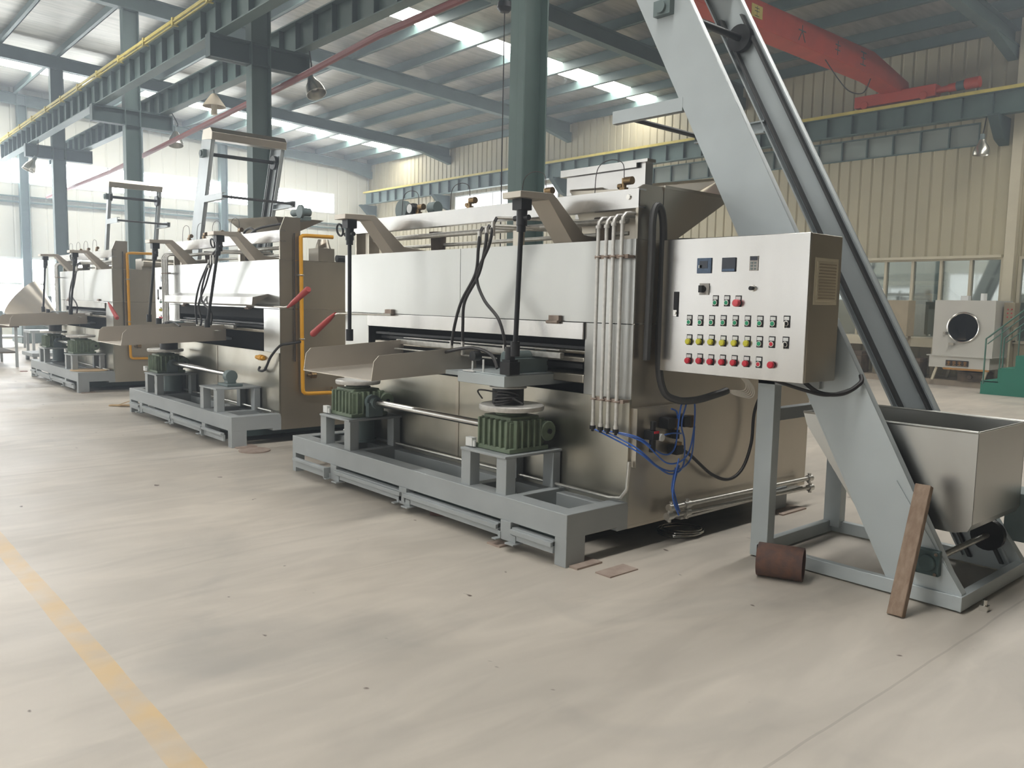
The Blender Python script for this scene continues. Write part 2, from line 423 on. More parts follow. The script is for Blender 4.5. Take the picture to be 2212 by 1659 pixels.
def rafter(y):
    m = MB()
    def seg(xa, xb):
        za, zb = zroof(xa)-0.245, zroof(xb)-0.245; D = 0.36
        m.prism([(xa, y-0.008, za), (xb, y-0.008, zb), (xb, y-0.008, zb-D), (xa, y-0.008, za-D)], (0, 0.016, 0))
        m.prism([(xa, y-0.11, za), (xb, y-0.11, zb), (xb, y-0.11, zb-0.02), (xa, y-0.11, za-0.02)], (0, 0.22, 0))
        m.prism([(xa, y-0.11, za-D), (xb, y-0.11, zb-D), (xb, y-0.11, zb-D+0.02), (xa, y-0.11, za-D+0.02)], (0, 0.22, 0))
    seg(XL, RIDGE); seg(RIDGE, XW-0.02)
    x1 = XW-0.02; z = zroof(x1)-0.245
    m.prism([(x1-1.4, y-0.1, z-0.36+0.06), (x1, y-0.1, z-0.30), (x1, y-0.1, z-0.62)], (0, 0.2, 0))
    for x in [XW-1.0-1.41*2*k for k in range(10)]:
        zz = zroof(x); m.bar((x, y, zz-0.58), (x, y+0.5, zz-0.22), 0.04, 0.04)
    m.build('rafter', 'teal_steel', ceil, sm=False)
for k in range(0, 5): rafter(BAY*k if k else 0.0)
rafter(YB-0.25)

# columns between the two crane bays
def ibeam_col(m, x0, x1, y0, y1, z0, z1, t=0.018):
    m.box(x0, x0+t, y0, y1, z0, z1).box(x1-t, x1, y0, y1, z0, z1).box(x0, x1, (y0+y1)/2-t/2, (y0+y1)/2+t/2, z0, z1)
def column(y, label):
    r = thing('steel_column', (6.1, y, 0), label, 'column', 'centre row of crane columns')
    m = MB(); ibeam_col(m, 5.93, 6.27, y-0.11, y+0.11, 0, zroof(6.1)-0.6); m.build('shaft', 'teal_steel', r, sm=False)
    b = MB(); b.box(5.25, 6.98, y-0.10, y+0.10, 5.72, 5.76).box(5.25, 6.98, y-0.10, y+0.10, 5.40, 5.43).box(5.25, 6.98, y-0.012, y+0.012, 5.40, 5.76)
    b.box(5.25, 5.27, y-0.1, y+0.1, 5.4, 5.76).box(6.96, 6.98, y-0.1, y+0.1, 5.4, 5.76)
    b.build('beam_bracket', 'teal_dark', r, sm=False)
    p = MB().box(5.85, 6.35, y-0.2, y+0.2, 0, 0.025).build('base_plate', 'teal_dark', r)
    return r
cl = ['teal steel column rising right behind the nearest oven machine', 'second teal column from the right, rising behind the middle oven machine',
      'third teal column from the right, behind the farthest oven machine', 'fourth teal column from the right, standing left of the farthest oven machine']
for k in range(4): column(BAY*(k+1)+0.05, cl[k])
def wallcol(x, label, m_='teal_steel'):
    m = MB(); ibeam_col(m, x-0.14, x+0.14, YB-0.33, YB-0.03, 0, zroof(x)-0.25)
    tag(m.build('wall_column', m_, sm=False), label, 'column', 'columns against the far wall')
wallcol(6.33, 'leftmost blue-grey column against the far white wall')
wallcol(13.3, 'blue-grey wall column between the far high windows, behind the loading elevator frame')
wallcol(10.1, 'column against the far wall hidden behind the centre row columns')

# crane runway beams
def runway(x, y0, y1, label, rail, side):
    r = thing('crane_runway_beam', (x, (y0+y1)/2, 5.76), label, 'crane beam')
    m = MB(); m.box(x-0.13, x+0.13, y0, y1, 6.23, 6.25).box(x-0.10, x+0.10, y0, y1, 5.765, 5.785).box(x-0.008, x+0.008, y0, y1, 5.78, 6.235)
    m.build('girder', 'teal_steel', r, sm=False)
    st = MB(); y = y0+0.3
    while y < y1: st.box(x-0.10, x+0.10, y-0.006, y+0.006, 5.785, 6.23); y += 0.62
    o = st.build('stiffener', 'teal_dark', r, sm=False); o['kind'] = 'stuff'
    MB().box(x-0.03, x+0.03, y0, y1, 6.25, 6.31).build('crane_rail', 'teal_dark', r, sm=False)
    yb = MB()
    if rail == 3:
        for q, dz in ((-0.17, 0.0), (-0.19, 0.045), (-0.17, 0.09)): yb.box(x+q-0.012, x+q+0.012, y0, y1, 6.24+dz-0.012, 6.24+dz+0.012)
        yy = y0+1
        while yy < y1: yb.box(x-0.21, x-0.10, yy-0.03, yy+0.03, 6.22, 6.35); yy += 1.55
    else:
        yb.box(x-0.17, x-0.14, y0, y1, 6.24, 6.31)
    if rail: yb.build('conductor_rail', 'rail_yellow', r, sm=False)
    return r
runway(5.43, 0.0, 31.2, 'left crane runway beam carrying three yellow conductor bars', 3, -1)
runway(6.80, 0.0, 31.2, 'crane runway beam on the right side of the centre columns, without yellow bars', 0, 1)
runway(19.55, YF+0.4, 32.2, 'right crane runway beam along the ribbed wall with one yellow bar', 1, -1)
for i, y in enumerate((0.05, 6.75, 13.45, 20.15, 26.85, 32.3)):
    m = MB().box(19.3, XW-0.01, y-0.1, y+0.1, 5.73, 5.765).prism([(19.3, y-0.1, 5.73), (XW-0.01, y-0.1, 5.73), (XW-0.01, y-0.1, 5.2), (19.75, y-0.1, 5.3)], (0, 0.2, 0))
    nm = ['', 'beside the high bay lamp', 'behind the inclined elevator', 'third from the right', 'fourth from the right, above the far bright windows', 'at the far corner']
    if i: tag(m.build('wall_bracket', 'teal_dark', sm=False), 'teal bracket under the right crane beam, ' + nm[i], 'bracket', 'brackets on the right wall')
m = MB().box(19.92, XW-0.005, 6.33, 6.53, 0, 7.8)
struct(m.build('trim_1', 'cream_frame', sm=False))
struct(MB().box(XW-0.12, XW-0.01, 6.6, 32.5, 2.79, 2.85).build('trim_2', 'cream_frame', sm=False))
struct(MB().box(XL+0.3, 18.9, YB-0.1, YB-0.03, 4.86, 4.9).build('trim_3', 'teal_steel', sm=False))
struct(MB().box(XL+0.3, 18.9, YB-0.1, YB-0.03, 4.66, 4.72).build('trim_4', 'teal_steel', sm=False))
struct(MB().box(18.75, XW-0.03, -4, 16, 0, 0.12).build('trim_5', 'curb_concrete', sm=False))
# red sprinkler pipe
tag(MB().tube([(6.45, 30, 4.65), (6.45, 23.1, 4.74), (6.45, 13.1, 5.14), (6.45, 10.3, 5.30), (6.45, 4, 5.32)], 0.05, 10).build('sprinkler_pipe', 'pipe_red'), 'long red pipe running beside the centre columns under the roof', 'pipe')

# overhead bridge crane
cr = thing('bridge_crane', (13, 8.95, 6.3), 'red overhead bridge crane girder reaching the right wall', 'crane')
g = MB(); g.prism([(7.0, 8.75, 6.66), (7.0, 8.75, 7.08), (18.0, 8.75, 7.16), (19.75, 8.75, 6.84), (19.85, 8.75, 6.62), (19.3, 8.75, 6.58), (18.3, 8.75, 6.66)], (0, 0.45, 0))
g.build('girder', 'crane_red', cr, bevel=0.01)
e = MB(); e.box(19.40, 19.70, 8.0, 9.85, 6.36, 6.62).cyl((19.37, 8.25, 6.40), (19.73, 8.25, 6.40), 0.09).cyl((19.37, 9.6, 6.40), (19.73, 9.6, 6.40), 0.09)
e.build('end_carriage', 'crane_red', cr, bevel=0.01)
e = MB(); e.box(6.65, 6.95, 8.0, 9.85, 6.36, 6.66).box(6.7, 7.1, 8.75, 9.2, 6.66, 6.9); e.build('end_carriage', 'crane_red', cr, bevel=0.01)
e = MB(); e.cyl((19.5, 8.0, 6.48), (19.5, 7.75, 6.49), 0.07).cyl((19.5, 7.75, 6.49), (19.5, 7.4, 6.51), 0.09).cyl((19.5, 7.4, 6.51), (19.5, 7.12, 6.52), 0.12); e.build('drive_motor', 'crane_red', cr)
e = MB(); e.cyl((19.5, 7.58, 6.50), (19.5, 7.42, 6.51), 0.10); e.build('motor_band', 'teal_dark', cr)
e = MB().tube([(16.2, 8.9, 6.66), (16.7, 8.85, 6.35), (17.2, 8.85, 6.2), (17.8, 8.85, 6.28), (18.2, 8.9, 6.66)], 0.012, 6, 6); e.build('cable', 'rubber', cr)
def glyph(x, z, s, strokes, mt, nm='lettering'):
    m = MB()
    for a, b, c, d in strokes: m.bar((x+a*s, 8.744, z+b*s), (x+c*s, 8.744, z+d*s), 0.006, 0.13*s, up=(0, 0, 1) if abs(c-a) > abs(d-b) else (1, 0, 0))
    m.build(nm, mt, cr)
MB().box(13.25, 13.6, 8.742, 8.75, 6.80, 7.02).build('load_plate', 'rail_yellow', cr)
glyph(13.42, 6.91, 0.09, [(-.8, .6, .8, .6), (-.8, 0, .8, 0), (0, 1, 0, -1), (-.8, -.9, .8, -.9)], 'black_iron')
glyph(15.0, 6.88, 0.15, [(-.9, .3, .9, .3), (0, 1, 0, .2), (0, .3, -.8, -1), (0, .3, .8, -1)], 'teal_dark')
glyph(16.4, 6.90, 0.14, [(0, 1, 0, -1), (-.7, .4, .7, .4), (-.7, -.3, .7, -.3)], 'teal_dark')
glyph(17.5, 6.92, 0.15, [(-.8, .8, .8, .8), (-.8, -.9, .8, -.9), (-.6, 0, .6, 0), (0, .8, 0, -.9)], 'teal_dark')

# high bay lamps
def lamp(x, y, z, ztop, tilt, label, xt):
    r = thing('high_bay_lamp', (x, y, z), label, 'lamp', 'high bay lamps')
    ax = Vector(tilt).normalized()
    MB().lathe([(0.02, 0.18), (0.06, 0.16), (0.08, 0.10), (0.14, 0.0), (0.165, -0.10), (0.17, -0.16), (0.163, -0.16), (0.135, 0.0), (0.04, 0.11)], (x, y, z), ax, 24).build('reflector', 'lamp_shell', r)
    MB().lathe([(0.0, -0.08), (0.05, -0.05), (0.055, 0.02), (0.03, 0.1)], (x, y, z), ax, 12).build('bulb', 'glass_bulb', r)
    t = Vector((x, y, z)) + ax*0.28
    MB().cyl(Vector((x, y, z))+ax*0.15, t, 0.05, 0.045).build('ballast_housing', 'motor_grey', r)
    MB().tube([t, t+Vector((0.05, 0, 0.08)), (xt, y, ztop)], 0.012, 6, 4).build('cord', 'rubber', r)
lamp(6.95, 13.15, 5.2, 5.77, (-0.1, 0.5, 1), 'high bay lamp hanging right of the second column with a looped cord', 6.87)
lamp(6.95, 19.8, 5.2, 5.77, (0.1, 0.25, 1), 'high bay lamp hanging right of the third column', 6.87)
lamp(5.2, 25.9, 5.05, 5.76, (0.5, 0, 1), 'high bay lamp at the far left before the bright windows', 5.4)
lamp(19.4, 6.95, 5.1, 5.79, (0, 0, 1), 'high bay lamp under the right crane beam by the cream pilaster', 19.55)
fl = thing('ceiling_fixture', (7.15, 8.4, 5.9), 'small round fixture on a long thin cord left of the nearest column', 'lamp')
MB().lathe([(0.0, 0.05), (0.09, 0.04), (0.1, -0.03), (0.06, -0.08), (0, -0.09)], (7.15, 8.4, 5.4), n=16).build('housing', 'black_iron', fl)
MB().tube([(7.15, 8.4, 5.4), (7.15, 8.4, 8.1)], 0.008, 6).build('upper_cord', 'rubber', fl)
MB().tube([(7.15, 8.4, 5.35), (7.15, 8.4, 2.2)], 0.008, 6).build('pull_cord', 'rubber', fl)

hn = thing('horn_speaker', (6.75, 17.0, 5.4), 'beige cone shaped horn hanging below the inner crane beam', 'horn')
MB().lathe([(0.03, 0.30), (0.06, 0.28), (0.22, 0.06), (0.23, 0.04), (0.20, 0.06), (0.05, 0.24)], (6.75, 17.0, 5.4), n=20).build('horn_shell', 'box_beige', hn)
MB().cyl((6.75, 17.0, 5.28), (6.75, 17.0, 5.62), 0.06).build('horn_body', 'cream_frame', hn)
MB().cyl((6.75, 17.0, 5.62), (6.75, 17.0, 5.78), 0.012).build('hanger', 'teal_dark', hn)
# ================================================================= THE OVEN MACHINES
def oven(y0, L, mir, label, kind):
    k = L/3.59
    Y = (lambda t: y0+L-t*k) if mir else (lambda t: y0+t*k)
    R = thing('oven_machine', (3.47, y0, 0), label, 'machine')
    y1 = y0+L; big = kind == 'near'
    def part(mb, name, m, p=None, bevel=0, lab=None, sm=True): return mb.split_build(name, m, p or R, bevel, lab, sm)
    def yb(mb, x0, x1, t0, t1, z0, z1): return mb.box(x0, x1, Y(t0), Y(t1), z0, z1)
    # --- base frame
    b = MB(); b.box(3.47, 3.485, y0, y1, 0.175, 0.33).box(3.47, 3.60, y0, y1, 0.318, 0.33).box(3.47, 3.56, y0, y1, 0.175, 0.187)
    for a, c in ((y0, y0+0.015), (y1-0.015, y1)): b.box(3.47, 4.025, a, c, 0.175, 0.33)
    b.box(3.47, 4.02, y0, y0+0.11, 0.318, 0.33).box(3.47, 4.02, y1-0.11, y1, 0.318, 0.33)
    for t in (0.6, 1.03, 2.62, 3.07): yb(b, 3.485, 4.02, t-0.04, t+0.04, 0.19, 0.325)
    b.box(3.93, 4.03, y0, y1, 0.15, 0.3)
    part(b, 'base_frame', 'frame_grey', bevel=0.004)
    for x0, x1, a, c in ((3.47, 3.635, y0, y0+0.10), (3.47, 3.56, y1-0.06, y1), (5.78, 5.95, y0-0.02, y0+0.1), (5.78, 5.95, y1-0.1, y1)):
        part(MB().box(x0, x1, a, c, 0.0, 0.18), 'leg', 'frame_grey', bevel=0.003)
    part(MB().box(3.50, 3.72, y0-0.07, y0+0.10, 0.0, 0.012), 'foot_plate', 'rust_plate')
    part(MB().box(5.7, 6.05, y0-0.14, y0+0.1, 0.0, 0.012), 'foot_plate', 'rust_plate')
    part(MB().box(3.7, 5.9, y0+0.3, y1-0.3, 0.06, 0.14), 'under_tray', 'teal_dark')
    # --- guide rails below the base
    for t0, t1 in ((0.10, 0.48), (0.62, 1.72), (1.76, 2.76)):
        m = MB(); yb(m, 3.455, 3.49, t0, t1, 0.07, 0.115); yb(m, 3.435, 3.455, t0, t1, 0.112, 0.142); yb(m, 3.455, 3.50, t0, t1, 0.140, 0.150)
        part(m, 'guide_rail', 'frame_grey', bevel=0.002)
    m = MB(); yb(m, 3.40, 3.44, 2.87, 3.46, 0.125, 0.15); yb(m, 3.40, 3.62, 2.87, 2.885, 0.06, 0.15); yb(m, 3.43, 3.45, 2.87, 3.46, 0.06, 0.13); part(m, 'guide_rail', 'frame_grey', bevel=0.002)
    for t in (0.54, 1.74, 2.80):
        m = MB(); yb(m, 3.455, 3.53, t-0.045, t+0.055, 0.05, 0.18); yb(m, 3.41, 3.50, t-0.12, t-0.04, 0.045, 0.055); yb(m, 3.45, 3.49, t-0.10, t-0.04, 0.05, 0.10); yb(m, 3.41, 3.46, t+0.05, t+0.09, 0.05, 0.058); yb(m, 3.45, 3.46, t+0.05, t+0.075, 0.05, 0.10)
        part(m, 'rail_bracket', 'frame_grey', bevel=0.002)
    # --- stands
    def stand(t0, t1, zt):
        m = MB(); yb(m, 3.49, 4.02, t0, t1, zt-0.018, zt); part(m, 'gearbox_stand', 'frame_grey', bevel=0.003)
        o = kids(R)[-1] if False else None
        for x0, x1 in ((3.50, 3.585), (3.93, 4.0)):
            for ta, tb in ((t0, t0+0.1), (t1-0.1, t1)):
                m = MB(); yb(m, x0, x1, ta, tb, 0.325, zt-0.018); part(m, 'stand_leg', 'frame_grey', bevel=0.003)
    stand(0.60, 1.08, 0.59); stand(2.60, 3.11, 0.59)
    # --- gearboxes
    def gearbox(tc, flip, disc_r=0.22):
        yc = Y(tc); m = MB()
        m.box(3.58, 3.88, yc-0.16, yc+0.16, 0.62, 0.80).box(3.56, 3.92, yc-0.18, yc+0.18, 0.592, 0.625).box(3.60, 3.86, yc-0.14, yc+0.14, 0.80, 0.83)
        for i in range(6):
            yy = yc-0.145+i*0.058; m.box(3.555, 3.90, yy-0.008, yy+0.008, 0.62, 0.81)
        for i in range(5):
            xx = 3.62+i*0.055; m.box(xx-0.008, xx+0.008, yc-0.185, yc+0.185, 0.62, 0.81)
        m.cyl((3.9, yc-0.1, 0.72), (3.9, yc+0.1, 0.72), 0.085)
        m.cyl((3.91, yc-0.19, 0.72), (3.91, yc+0.19, 0.72), 0.07)
        m.cyl((3.73, yc, 0.83), (3.73, yc, 0.845), 0.11)
        g = part(m, 'gearbox', 'gear_green', bevel=0.006)
        part(MB().cyl((3.91, yc-0.195, 0.72), (3.91, yc-0.205, 0.72), 0.018), 'shaft_end', 'black_iron', g)
        part(MB().cyl((3.73, yc, 0.84), (3.73, yc, 0.87), 0.032), 'output_shaft', 'chrome', g)
        m = MB(); m.lathe([(0, 0.865), (disc_r, 0.865), (disc_r+0.005, 0.875), (disc_r+0.005, 0.895), (disc_r-0.005, 0.902), (0, 0.902)], (3.73, yc, 0), n=48)
        part(m, 'turntable_disc', 'zinc_pipe')
        # small bolts and block beside
        m = MB(); m.box(3.52, 3.56, yc+0.17, yc+0.24, 0.60, 0.66).cyl((3.535, yc+0.16, 0.6), (3.535, yc+0.16, 0.64), 0.012); part(m, 'adjusting_block', 'white_plastic')
    if big: gearbox(0.82, 0); gearbox(2.86, 1, 0.19)
    else:
        if mir: gearbox(0.72, 0)
        if kind == 'far': gearbox(2.72, 0)
        else:
            yy = Y(2.86); m = MB(); m.box(3.66, 3.84, yy-0.14, yy+0.14, 0.592, 0.62).box(3.70, 3.80, yy-0.05, yy+0.05, 0.62, 0.72).cyl((3.75, yy-0.05, 0.70), (3.75, yy+0.05, 0.70), 0.07)
            part(m, 'bearing_block', 'motor_grey', bevel=0.005)
    if big:
        pass
    # --- transmission shaft
    ya, ybb = (Y(1.0), Y(2.62)) if big else (Y(0.9), Y(2.86))
    part(MB().cyl((3.75, ya, 0.72), (3.75, ybb, 0.72), 0.028), 'drive_shaft', 'steel_brushed')
    m = MB()
    yc = ybb if big else ya; sgn = 1 if big else -1
    m.cyl((3.75, yc-0.05, 0.72), (3.75, yc+0.0, 0.72), 0.05).cyl((3.75, yc+0.02, 0.72), (3.75, yc+0.06, 0.72), 0.065).box(3.68, 3.82, yc-0.02, yc+0.03, 0.60, 0.72)
    part(m, 'shaft_coupling', 'motor_grey')
    # motor under far stand
    yc = Y(2.95) if big else Y(0.72)
    m = MB().cyl((3.82, yc, 0.36), (3.82, yc, 0.56), 0.12, n=20).cyl((3.82, yc, 0.34), (3.82, yc, 0.36), 0.13); part(m, 'motor', 'motor_grey')
    # --- oven shell
    sh = MB()
    sh.box(4.03, 6.25, y0, y0+0.02, 0.15, 2.01).box(4.03, 6.25, y1-0.02, y1, 0.15, 2.01).box(6.23, 6.25, y0, y1, 0.15, 2.01).box(4.03, 6.25, y0, y1, 1.99, 2.01).box(4.03, 6.25, y0, y1, 0.15, 0.17)
    part(sh, 'oven_body', 'steel_dull', sm=False)
    m = MB(); m.box(4.022, 4.04, y0+0.002, (y0+y1)/2-0.003, 1.478, 2.012).box(4.022, 4.04, (y0+y1)/2+0.003, y1-0.002, 1.478, 2.012); part(m, 'upper_panel', 'steel_plate', sm=False)
    m = MB(); yb(m, 4.024, 4.04, 0.002, 0.42, 0.99, 1.472); part(m, 'pillar_panel', 'steel_plate', sm=False)
    m = MB(); yb(m, 4.024, 4.04, 3.17, 3.588, 0.99, 1.472); part(m, 'pillar_panel', 'steel_plate', sm=False)
    m = MB(); m.box(4.010, 4.028, y0, (y0+y1)/2-0.002, 0.30, 0.995).box(4.014, 4.028, (y0+y1)/2+0.002, y1, 0.30, 0.995); part(m, 'lower_panel', 'steel_clouded', sm=False)
    part(MB().box(4.006, 4.016, (y0+y1)/2-0.02, (y0+y1)/2+0.02, 0.34, 0.99), 'cover_strip', 'steel_dull')
    if kind == 'mid':
        m = MB(); a, c = sorted((Y(0.40), Y(3.3)))
        m.prism([(4.03, a, 1.64), (4.03, a, 1.62), (3.84, a, 1.50), (3.83, a, 1.515), (3.84, a, 1.60)], (0, c-a, 0)); part(m, 'loading_flap', 'steel_brushed', bevel=0.002)
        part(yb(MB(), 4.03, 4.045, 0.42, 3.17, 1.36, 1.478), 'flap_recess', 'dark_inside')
    else:
        part(yb(MB(), 4.005, 4.020, 0.425, 3.165, 1.36, 1.474), 'loading_flap', 'steel_brushed', bevel=0.002)
    m = MB()
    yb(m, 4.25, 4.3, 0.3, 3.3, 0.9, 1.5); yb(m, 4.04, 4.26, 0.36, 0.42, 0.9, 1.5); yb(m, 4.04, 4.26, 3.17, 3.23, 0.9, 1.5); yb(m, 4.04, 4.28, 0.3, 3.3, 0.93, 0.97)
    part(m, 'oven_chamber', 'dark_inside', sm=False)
    # moulds and chain carrier at the opening
    m = MB(); yb(m, 4.06, 4.10, 0.45, 3.1, 1.29, 1.31); yb(m, 4.12, 4.14, 0.45, 3.1, 1.25, 1.275); yb(m, 4.04, 4.12, 0.45, 1.3, 1.16, 1.19); part(m, 'mould_chain', 'black_iron')
    m = MB(); yb(m, 4.05, 4.2, 0.45, 3.1, 1.20, 1.235); yb(m, 4.04, 4.16, 0.44, 1.05, 1.06, 1.12); part(m, 'mould_plate', 'steel_dull', bevel=0.008)
    m = MB().cyl((4.12, Y(0.44), 1.10), (4.12, Y(0.95), 1.10), 0.035).cyl((4.12, Y(0.44), 1.27), (4.12, Y(1.0), 1.27), 0.02); part(m, 'mould_roller', 'steel_dull')
    # seams on the near side
    m = MB()
    for z in (1.478,) + ((2.01,) if not big else ()): m.box(4.03, 6.25, y0-0.003, y0, z-0.003, z+0.003)
    part(m, 'panel_seam', 'chrome')
    # --- carrier arm over the disc
    m = MB(); yb(m, 3.58, 4.24, 0.73, 1.24, 1.03, 1.106); yb(m, 3.60, 4.24, 0.74, 1.22, 1.106, 1.113); yb(m, 3.66, 4.2, 1.2, 1.8, 1.06, 1.09); arm = part(m, 'carrier_arm', 'silver_paint', bevel=0.004)
    m = MB().cyl((3.73, Y(0.86), 1.02), (3.73, Y(0.86), 1.046), 0.115, n=28).cyl((3.73, Y(0.86), 1.012), (3.73, Y(0.86), 1.02), 0.13, n=28); part(m, 'pivot_ring', 'zinc_pipe')
    m = MB().cyl((3.73, Y(0.86), 0.90), (3.73, Y(0.86), 1.015), 0.11, n=28); part(m, 'rotary_joint', 'black_iron')
    if big:
        m = MB()
        for i in range(5): m.torus((3.62+0.01*i, Y(0.78), 0.93+0.012*i), (0.15*(i-2), 0.1, 1), 0.065+0.006*(i % 3), 0.006, 20, 6)
        m.tube([(3.6, Y(0.98), 0.93), (3.58, Y(1.0), 0.99), (3.62, Y(0.8), 0.98), (3.64, Y(0.6), 0.93)], 0.006, 6, 6)
        part(m, 'coiled_wire', 'rubber')
    # cylinder, valve block and posts on the arm
    m = MB().box(3.72, 4.05, Y(0.80), Y(0.94), 1.115, 1.215).cyl((3.70, Y(0.87), 1.22), (4.08, Y(0.87), 1.22), 0.045); part(m, 'feed_cylinder', 'motor_grey', bevel=0.004)
    m = MB().box(3.60, 3.69, Y(0.70), Y(0.80), 1.115, 1.20).cyl((3.645, Y(0.75), 1.20), (3.645, Y(0.75), 1.30), 0.035).box(3.61, 3.68, Y(0.71), Y(0.79), 1.195, 1.215).cyl((3.60, Y(1.10), 1.22), (3.66, Y(1.10), 1.22), 0.035); part(m, 'valve_block', 'black_iron')
    m = MB().cyl((3.62, Y(1.12), 1.11), (3.62, Y(1.12), 1.20), 0.007).cyl((3.62, Y(1.0), 1.11), (3.62, Y(1.0), 1.20), 0.007).box(3.58, 3.67, Y(1.06), Y(1.18), 1.11, 1.118); part(m, 'post', 'white_plastic')
    m = MB(); yb(m, 3.92, 3.96, 0.55, 2.55, 1.225, 1.265); yb(m, 3.80, 3.83, 1.1, 2.4, 1.19, 1.20); yb(m, 3.96, 4.02, 0.6, 2.5, 1.275, 1.283); part(m, 'mould_frame', 'galvanised', bevel=0.003)
    m = MB().tube([(3.66, Y(1.5), 1.22), (3.66, Y(1.2), 1.27), (3.64, Y(0.95), 1.24), (3.62, Y(0.85), 1.15)], 0.012, 8, 6); part(m, 'hose', 'rubber')
    # --- discharge tray
    tx = 3.02 if big else 2.76
    ta, tb = (1.49, 2.49) if big else (1.3, 2.25)
    ya, yc = sorted((Y(ta), Y(tb)))
    m = MB()
    m.add([(tx, ya, 1.035), (tx, yc, 1.035), (3.95, yc, 1.075), (3.95, ya, 1.075), (tx, ya, 1.043), (tx, yc, 1.043), (3.95, yc, 1.083), (3.95, ya, 1.083)], [(0, 1, 2, 3), (4, 7, 6, 5), (0, 4, 5, 1), (1, 5, 6, 2), (2, 6, 7, 3), (3, 7, 4, 0)])
    for yy in (ya, yc-0.006):
        m.prism([(tx, yy, 1.035), (tx+0.02, yy, 1.17), (tx+0.06, yy, 1.21), (tx+0.12, yy, 1.215), (3.95, yy, 1.265), (3.95, yy, 1.075)], (0, 0.006, 0))
    part(m, 'discharge_tray', 'steel_tray', sm=False)
    # --- overhead brackets and rods
    for t, tilt, tl in ((0.66, 0.04 if big else -0.30, 1), (2.86, 0.0 if big else -0.38, 2)):
        ya = Y(t)-0.09
        m = MB().prism([(3.55, ya, 2.27), (3.55, ya, 2.31), (3.84, ya, 2.32), (4.14, ya, 2.07), (4.85, ya, 2.012), (4.03, ya, 2.012), (3.80, ya, 2.275)], (0, 0.18, 0)); part(m, 'hanger_bracket', 'steel_tray', bevel=0.002)
        yc = Y(t); yz = yc + (tilt if not mir else -tilt)
        zb = 1.27
        part(MB().cyl((3.645, yc, 2.2), (3.645, yz, zb), 0.017).cyl((3.645, yc, 2.18), (3.645, yc+(yz-yc)*0.12, 2.06), 0.03), 'drive_rod', 'black_iron')
        m = MB().box(3.60, 3.69, yc-0.045, yc+0.045, 2.20, 2.27).cyl((3.645, yc, 2.10), (3.645, yc, 2.20), 0.036).cyl((3.645, yc-0.07, 2.15), (3.645, yc+0.07, 2.15), 0.018).cyl((3.645, yz, zb-0.03), (3.645, yz, zb+0.07), 0.032)
        if tl == 2: m.torus((3.62, yc+0.12, 2.19), (1, 0, 0.2), 0.05, 0.009)
        part(m, 'universal_joint', 'black_iron')
    # --- hood beam and its supports
    m = MB().box(4.03, 4.04, y0, y1-0.02, 2.205, 2.325).box(4.03, 4.10, y0, y1-0.02, 2.315, 2.325).box(4.03, 4.10, y0, y1-0.02, 2.205, 2.215); part(m, 'hood_beam', 'steel_brushed', sm=False)
    zc = 2.355 if big else 2.47
    ye = (y0, y0+0.16)
    m = MB().prism([(4.03, ye[0], 2.012), (4.03, ye[0], 2.325), (4.09, ye[0], zc), (4.27, ye[0], zc), (4.27, ye[0], 2.012)], (0, 0.02, 0)).box(4.25, 4.27, y0, y0+0.2, 2.012, zc); part(m, 'end_housing', 'steel_dull', sm=False)
    m = MB().box(4.05, 4.3, y1-0.16, y1-0.14, 2.012, 2.3).box(4.28, 4.3, y1-0.16, y1-0.05, 2.012, 2.3).box(4.1, 4.16, y1-0.3, y1-0.24, 2.012, 2.205).box(4.1, 4.16, y0+1.2, y0+1.26, 2.012, 2.205); part(m, 'beam_support', 'steel_dull', sm=False)
    m = MB().cyl((4.02, Y(0.08), 2.275), (4.03, Y(0.08), 2.275), 0.016); part(m, 'bolt', 'chrome')
    # --- gas manifold under the beam
    m = MB().cyl((4.16, y0+0.2, 2.15), (4.16, y1-0.3, 2.15), 0.022).cyl((4.30, y0+0.3, 2.08), (4.30, y1-0.2, 2.08), 0.016); part(m, 'gas_manifold', 'galvanised')
    for t in ((2.45, 0.5) if big else (0.9, 2.2)):
        m = MB().cyl((4.28, Y(t), 2.012), (4.28, Y(t), 2.17), 0.06, 0.07).cyl((4.28, Y(t), 2.17), (4.28, Y(t), 2.19), 0.08); part(m, 'burner_pot', 'clutter_brown')
    # valves with thin capillary loops on the beam
    for t in ((1.85, 0.97, 0.23, 2.56) if big else (0.5, 1.05, 1.6, 2.2)):
        yy = Y(t); m = MB().cyl((4.15, yy, 2.325), (4.15, yy, 2.42), 0.016).cyl((4.15, yy-0.01, 2.40), (4.15, yy-0.07, 2.40), 0.026).cyl((4.15, yy+0.01, 2.37), (4.15, yy+0.045, 2.37), 0.018).box(4.13, 4.17, yy-0.02, yy+0.02, 2.33, 2.36)
        v = part(m, 'solenoid_valve', 'brass')
        part(MB().tube([(4.15, yy, 2.42), (4.15, yy+0.02, 2.52), (4.15, yy+0.14, 2.55), (4.15, yy+0.24, 2.5), (4.15, yy+0.26, 2.325)], 0.003, 5, 6), 'capillary', 'cable_dark', v)
